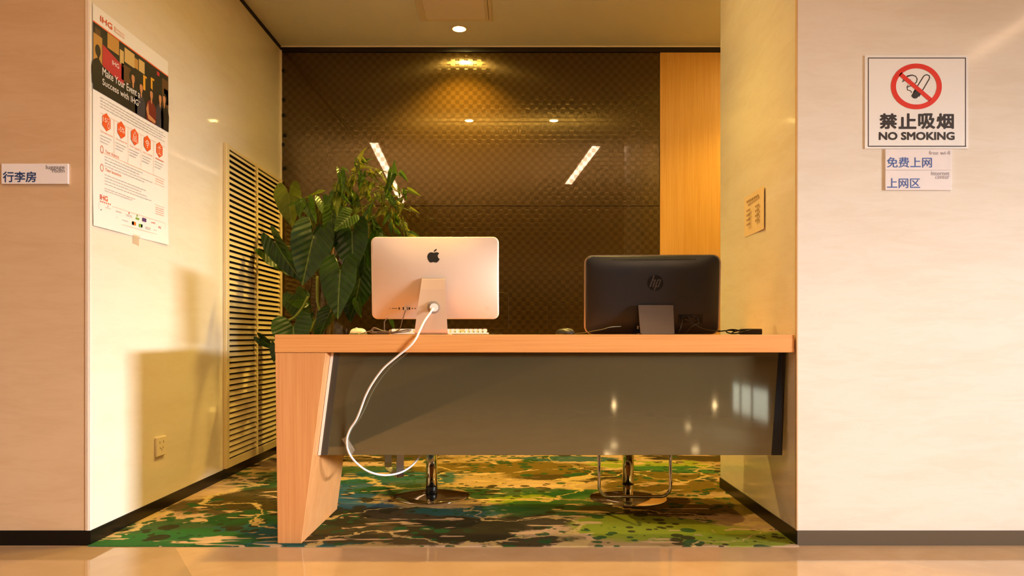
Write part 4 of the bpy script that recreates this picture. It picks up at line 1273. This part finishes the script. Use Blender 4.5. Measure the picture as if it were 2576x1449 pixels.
# small sponsor marks along the foot
LC = [M_INKT, mat('mark_navy', (48, 44, 84), 0.5), mat('mark_orange', (222, 120, 40), 0.5), mat('mark_green', (126, 172, 60), 0.5), mat('mark_violet', (96, 62, 112), 0.5), mat('mark_red', (214, 70, 60), 0.5)]
marks = [disc2d(0.088, -0.925, 0.010, 0.009, 14) + (1,), pr2(0.105, 0.14, 0.918, 0.924) + (0,), pr2(0.105, 0.145, 0.928, 0.934) + (1,), pr2(0.135, 0.20, 0.900, 0.904) + (0,), pr2(0.162, 0.168, 0.890, 0.898) + (5,),
         pr2(0.26, 0.33, 0.900, 0.907) + (0,), pr2(0.215, 0.226, 0.925, 0.932) + (2,), pr2(0.228, 0.239, 0.922, 0.929) + (1,), pr2(0.222, 0.233, 0.934, 0.942) + (3,), pr2(0.25, 0.285, 0.930, 0.934) + (0,),
         pr2(0.425, 0.435, 0.889, 0.897) + (5,), pr2(0.39, 0.47, 0.902, 0.905) + (0,), pr2(0.39, 0.47, 0.908, 0.911) + (0,), pr2(0.535, 0.545, 0.888, 0.898) + (3,), pr2(0.52, 0.565, 0.903, 0.912) + (3,),
         pr2(0.61, 0.665, 0.894, 0.912) + (4,), pr2(0.47, 0.52, 0.928, 0.945) + (2,), pr2(0.47, 0.492, 0.928, 0.945) + (3,), pr2(0.565, 0.61, 0.930, 0.946) + (3,), pr2(0.59, 0.61, 0.930, 0.946) + (4,), pr2(0.66, 0.725, 0.934, 0.946) + (0,),
         pr2(0.34, 0.42, 0.934, 0.938) + (0,), pr2(0.77, 0.82, 0.938, 0.942) + (0,)]
ink('sponsor_marks', ppl, marks, LC, po, LF + 0.0002)
ink('lettering', ppl, [pt2('avid', 0.735, 0.79, 0.897, 0.908), pt2('IHG', 0.845, 0.885, 0.912, 0.924, bold=0.01)], LC[5], po, LF + 0.0002)
tag(mesh('tape_strip', [(XL + 0.0075, 2.98, 1.215), (XL + 0.0075, 3.03, 1.215), (XL + 0.0008, 3.035, 1.172), (XL + 0.0008, 2.985, 1.178)], [(0, 3, 2, 1)], mat('old_tape', (222, 192, 150), 0.3, alpha=0.5), None, fix=False),
    'strip of old tape under the lower edge of the poster', 'tape')

# ================================================================== POTTED PLANT
DP = 4.36
KP = DP / F
pcx, pcy = -1.24, 4.46
pot = thing('potted_plant', (pcx, pcy, 0.004), 'leafy green climbing plant in a red-brown pot in the left corner', 'plant')
lathe('pot', [(0.13, 0.0045), (0.15, 0.02), (0.19, 0.12), (0.205, 0.26), (0.21, 0.30), (0.215, 0.305), (0.215, 0.325), (0.195, 0.325), (0.19, 0.29)], pcx, pcy, M_POT, pot, 36)
lathe('soil', [(0.189, 0.285), (0.189, 0.292)], pcx, pcy, M_SOIL, pot, 24, smooth=False)
lathe('moss_pole', [(0.030, 0.293), (0.030, 1.42), (0.022, 1.43)], pcx + 0.06, pcy + 0.02, M_STEM, pot, 14)
# stems
def pxs(lst, d): return [at(x, y, d + (dd if len(q) > 2 else 0)) for q in lst for x, y, dd in [(q[0], q[1], q[2] if len(q) > 2 else 0)]]
for lst, r0, r1 in (([(790, 990), (778, 900), (775, 830), (778, 760), (784, 700), (788, 640), (792, 560)], 0.014, 0.008),
                    ([(800, 990), (790, 910), (786, 850), (800, 770), (806, 700), (812, 640), (826, 560)], 0.012, 0.007),
                    ([(808, 990), (820, 900), (826, 842), (828, 780), (818, 720), (826, 660), (840, 600), (858, 520)], 0.015, 0.008),
                    ([(812, 990), (812, 900), (808, 842), (800, 800), (822, 760), (832, 700), (860, 620), (872, 540)], 0.010, 0.006)):
    pts = catmull(pxs(lst, DP + 0.04), 5)
    rs = [r0 + (r1 - r0) * i / (len(pts) - 1) for i in range(len(pts))]
    tube('stem', pts, rs, M_STEM, pot, 8)

# leaf blade (unit: length 1 along +y from the petiole, half width about 0.48 along x, z towards the viewer)
OUT = [(0.02, -0.02, 0.0), (0.09, -0.22, 0.0), (0.20, -0.35, 0.02), (0.34, -0.33, 0.05), (0.45, -0.16, 0.09), (0.49, 0.06, 0.16), (0.45, 0.30, 0.30), (0.35, 0.52, 0.50), (0.21, 0.74, 0.72), (0.08, 0.91, 0.89), (0.0, 1.0, 1.0)]
def leaf_mesh(name, m, fold, droop, wave, seed, narrow=1.0):
    rr = random.Random(seed)
    V, Fc = [], []
    ph = rr.uniform(0, 6)
    def zc(x, y): return fold * abs(x) - droop * max(0, y) ** 2 - 0.10 * abs(x) ** 2 * 4 * droop + wave * math.sin(y * 9 + ph) * abs(x)
    for s in (-1, 1):
        b = len(V)
        for (x, y, ry) in OUT:
            for f in (0.0, 0.34, 0.68, 1.0):
                xx = s * x * f * narrow; yy = ry + (y - ry) * f
                V.append((xx, yy, zc(xx, yy)))
        n = len(OUT)
        for i in range(n - 1):
            for j in range(3):
                q = (b + 4 * i + j, b + 4 * i + j + 1, b + 4 * i + 5 + j, b + 4 * i + 4 + j)
                Fc.append(q if s > 0 else q[::-1])
    me = bpy.data.meshes.new(name)
    me.from_pydata(V, [], Fc)
    bm = bmesh.new(); bm.from_mesh(me)
    bmesh.ops.remove_doubles(bm, verts=bm.verts, dist=1e-5)
    bmesh.ops.recalc_face_normals(bm, faces=bm.faces)
    bm.to_mesh(me); bm.free()
    me.polygons.foreach_set('use_smooth', [True] * len(me.polygons))
    me.materials.append(m)
    return me
LM = {k: [leaf_mesh('leaf', m_, 0.22 + 0.12 * i, 0.10 + 0.12 * i, 0.10, i + 3) for i in range(3)] for k, m_ in (('D', M_LEAF_D), ('M', M_LEAF_M), ('L', M_LEAF_L))}
LS = {k: [leaf_mesh('leaf', m_, 0.4 + 0.2 * i, 0.25 + 0.2 * i, 0.15, i + 13, 0.60) for i in range(3)] for k, m_ in (('M', M_LEAF_M), ('L', M_LEAF_L), ('V', M_LEAF_V))}
porg = ORG[pot.name]
def leaf(base, tip, width, me, face=(0, -1, 0.25), roll=0.0):
    base, tip = Vector(base), Vector(tip)
    A_ = tip - base; L = A_.length; A_.normalize()
    N = Vector(face); N = (N - A_ * N.dot(A_)).normalized()
    if roll: N = Matrix.Rotation(roll, 3, A_) @ N
    S = A_.cross(N).normalized()
    o = bpy.data.objects.new('leaf', me); COL.objects.link(o)
    o.parent = pot
    M_ = Matrix.Identity(4)
    for i in range(3):
        M_[i][0] = S[i] * width; M_[i][1] = A_[i] * L; M_[i][2] = N[i] * (L + width) * 0.5
        M_[i][3] = base[i] - porg[i]
    o.matrix_local = M_
    return o
# (base px, tip px, width px, depth, tip depth change, kind, variant, roll)
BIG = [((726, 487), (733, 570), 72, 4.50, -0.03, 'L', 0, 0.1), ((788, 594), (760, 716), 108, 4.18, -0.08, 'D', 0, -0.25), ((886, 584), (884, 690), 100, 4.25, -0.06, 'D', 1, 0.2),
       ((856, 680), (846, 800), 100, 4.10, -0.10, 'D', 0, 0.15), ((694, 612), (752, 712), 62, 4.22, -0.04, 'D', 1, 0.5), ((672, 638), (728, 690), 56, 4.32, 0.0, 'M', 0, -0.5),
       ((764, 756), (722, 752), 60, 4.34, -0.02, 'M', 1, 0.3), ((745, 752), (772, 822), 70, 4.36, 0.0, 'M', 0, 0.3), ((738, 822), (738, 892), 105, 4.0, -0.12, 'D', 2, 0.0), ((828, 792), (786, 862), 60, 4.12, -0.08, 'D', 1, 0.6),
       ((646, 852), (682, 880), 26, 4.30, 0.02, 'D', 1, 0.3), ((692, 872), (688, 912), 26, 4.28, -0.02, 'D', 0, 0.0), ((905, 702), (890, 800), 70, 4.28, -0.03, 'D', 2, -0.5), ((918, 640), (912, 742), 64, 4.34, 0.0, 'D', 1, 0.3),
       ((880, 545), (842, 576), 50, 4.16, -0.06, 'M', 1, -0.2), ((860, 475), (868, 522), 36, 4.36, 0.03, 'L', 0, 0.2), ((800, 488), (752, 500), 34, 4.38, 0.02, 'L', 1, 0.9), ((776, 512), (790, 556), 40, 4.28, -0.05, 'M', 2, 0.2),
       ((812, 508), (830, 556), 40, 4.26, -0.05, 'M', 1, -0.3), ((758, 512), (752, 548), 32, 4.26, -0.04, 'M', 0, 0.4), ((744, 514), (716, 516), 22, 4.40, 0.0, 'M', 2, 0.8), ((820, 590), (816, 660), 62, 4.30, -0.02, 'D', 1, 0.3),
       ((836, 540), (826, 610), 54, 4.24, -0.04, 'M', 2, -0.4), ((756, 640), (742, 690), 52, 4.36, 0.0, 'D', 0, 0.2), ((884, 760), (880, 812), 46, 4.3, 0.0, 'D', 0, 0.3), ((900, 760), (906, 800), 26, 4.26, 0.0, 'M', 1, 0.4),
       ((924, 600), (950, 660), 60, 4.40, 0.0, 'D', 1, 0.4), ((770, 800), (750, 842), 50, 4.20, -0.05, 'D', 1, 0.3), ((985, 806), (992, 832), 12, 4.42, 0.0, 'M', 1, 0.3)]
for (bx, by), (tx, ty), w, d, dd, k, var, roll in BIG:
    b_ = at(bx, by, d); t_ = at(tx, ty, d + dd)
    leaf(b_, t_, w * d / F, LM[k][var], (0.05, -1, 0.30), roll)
    if bx > 950: continue
    # petiole from a stem to the blade
    sxp = 800 + (bx - 800) * 0.25
    s_ = at(sxp, min(by + 60, 900), DP + 0.03)
    mid = (s_ + b_) / 2 + Vector((0, 0.03, 0.05))
    tube('petiole', [s_, mid, b_], [0.0055, 0.0048, 0.004], M_PETIOLE, pot, 6, 0)
tube('petiole', pxs([(775, 746), (760, 775), (742, 797), (728, 806), (724, 820)], 4.14), 0.0075, M_PETIOLE, pot, 8, 5)
tube('petiole', pxs([(798, 695), (798, 730), (799, 760), (804, 790), (790, 812), (780, 835)], 4.16), 0.0080, M_PETIOLE, pot, 8, 5)
# climbing vines with small leaves around the top
VINES = [[(858, 560), (856, 500), (858, 455), (905, 425), (893, 405)], [(862, 540), (868, 480), (890, 448), (900, 420), (905, 400)], [(860, 545), (890, 490), (930, 470), (970, 470), (990, 440), (1008, 442)],
         [(866, 560), (900, 510), (950, 480), (985, 476), (1010, 486), (1028, 484)], [(868, 560), (920, 520), (965, 495), (985, 515), (1005, 520), (1034, 532)], [(872, 580), (930, 545), (980, 540), (1005, 555), (1018, 575), (1027, 596)],
         [(850, 560), (845, 500), (850, 460), (862, 425)], [(870, 590), (905, 560), (925, 575), (950, 590), (955, 610)], [(850, 530), (880, 470), (930, 440), (960, 445)], [(880, 560), (940, 500), (970, 520), (985, 560), (995, 590)],
         [(845, 560), (830, 520), (850, 500), (880, 505)], [(860, 520), (885, 500), (905, 530), (930, 560), (945, 580)]]
rng = random.Random(21)
for vi, vn in enumerate(VINES):
    d0 = 4.34 + rng.uniform(-0.12, 0.10)
    pts = [at(x, y, d0 - 0.02 * i + rng.uniform(-0.02, 0.02)) for i, (x, y) in enumerate(vn)]
    path = catmull(pts, 6)
    tube('vine', path, 0.0032, M_PETIOLE, pot, 5)
    cnt = 6 + (vi % 3)
    for k in range(cnt):
        i = int((0.30 + 0.68 * k / (cnt - 1)) * (len(path) - 1))
        p = path[i]
        last = k == cnt - 1
        ang = rng.uniform(-2.4, -0.5) if not last else rng.uniform(-1.0, 0.0)
        if rng.random() < 0.25 and not last: ang = rng.uniform(0.2, 2.6)
        L = rng.uniform(0.045, 0.115) * (0.6 if last else 1.0)
        dr = Vector((math.cos(ang) * 0.8, rng.uniform(-0.5, 0.2), math.sin(ang))).normalized()
        st = p + Vector((dr.x * 0.02, -0.012, 0.010))
        if (p - st).length > 0.004: tube('petiole', [p, st], 0.002, M_PETIOLE, pot, 5)
        kd = rng.choice(['M', 'V', 'L', 'M', 'V'])
        leaf(st, st + dr * L, L * rng.uniform(0.62, 0.85), LS[kd][rng.randrange(3)], (rng.uniform(-0.6, 0.6), -0.8, rng.uniform(0.1, 0.9)), rng.uniform(-0.7, 0.7))

# nothing of the plant may reach into the grille: report-free nudge of every blade that comes too close
bpy.context.view_layer.update()
for o in pot.children:
    if o.name.startswith('leaf') or o.name.startswith('petiole'):
        lo = min((o.matrix_world @ v.co).x for v in o.data.vertices)
        if lo < XL + 0.026: o.location.x += XL + 0.026 - lo
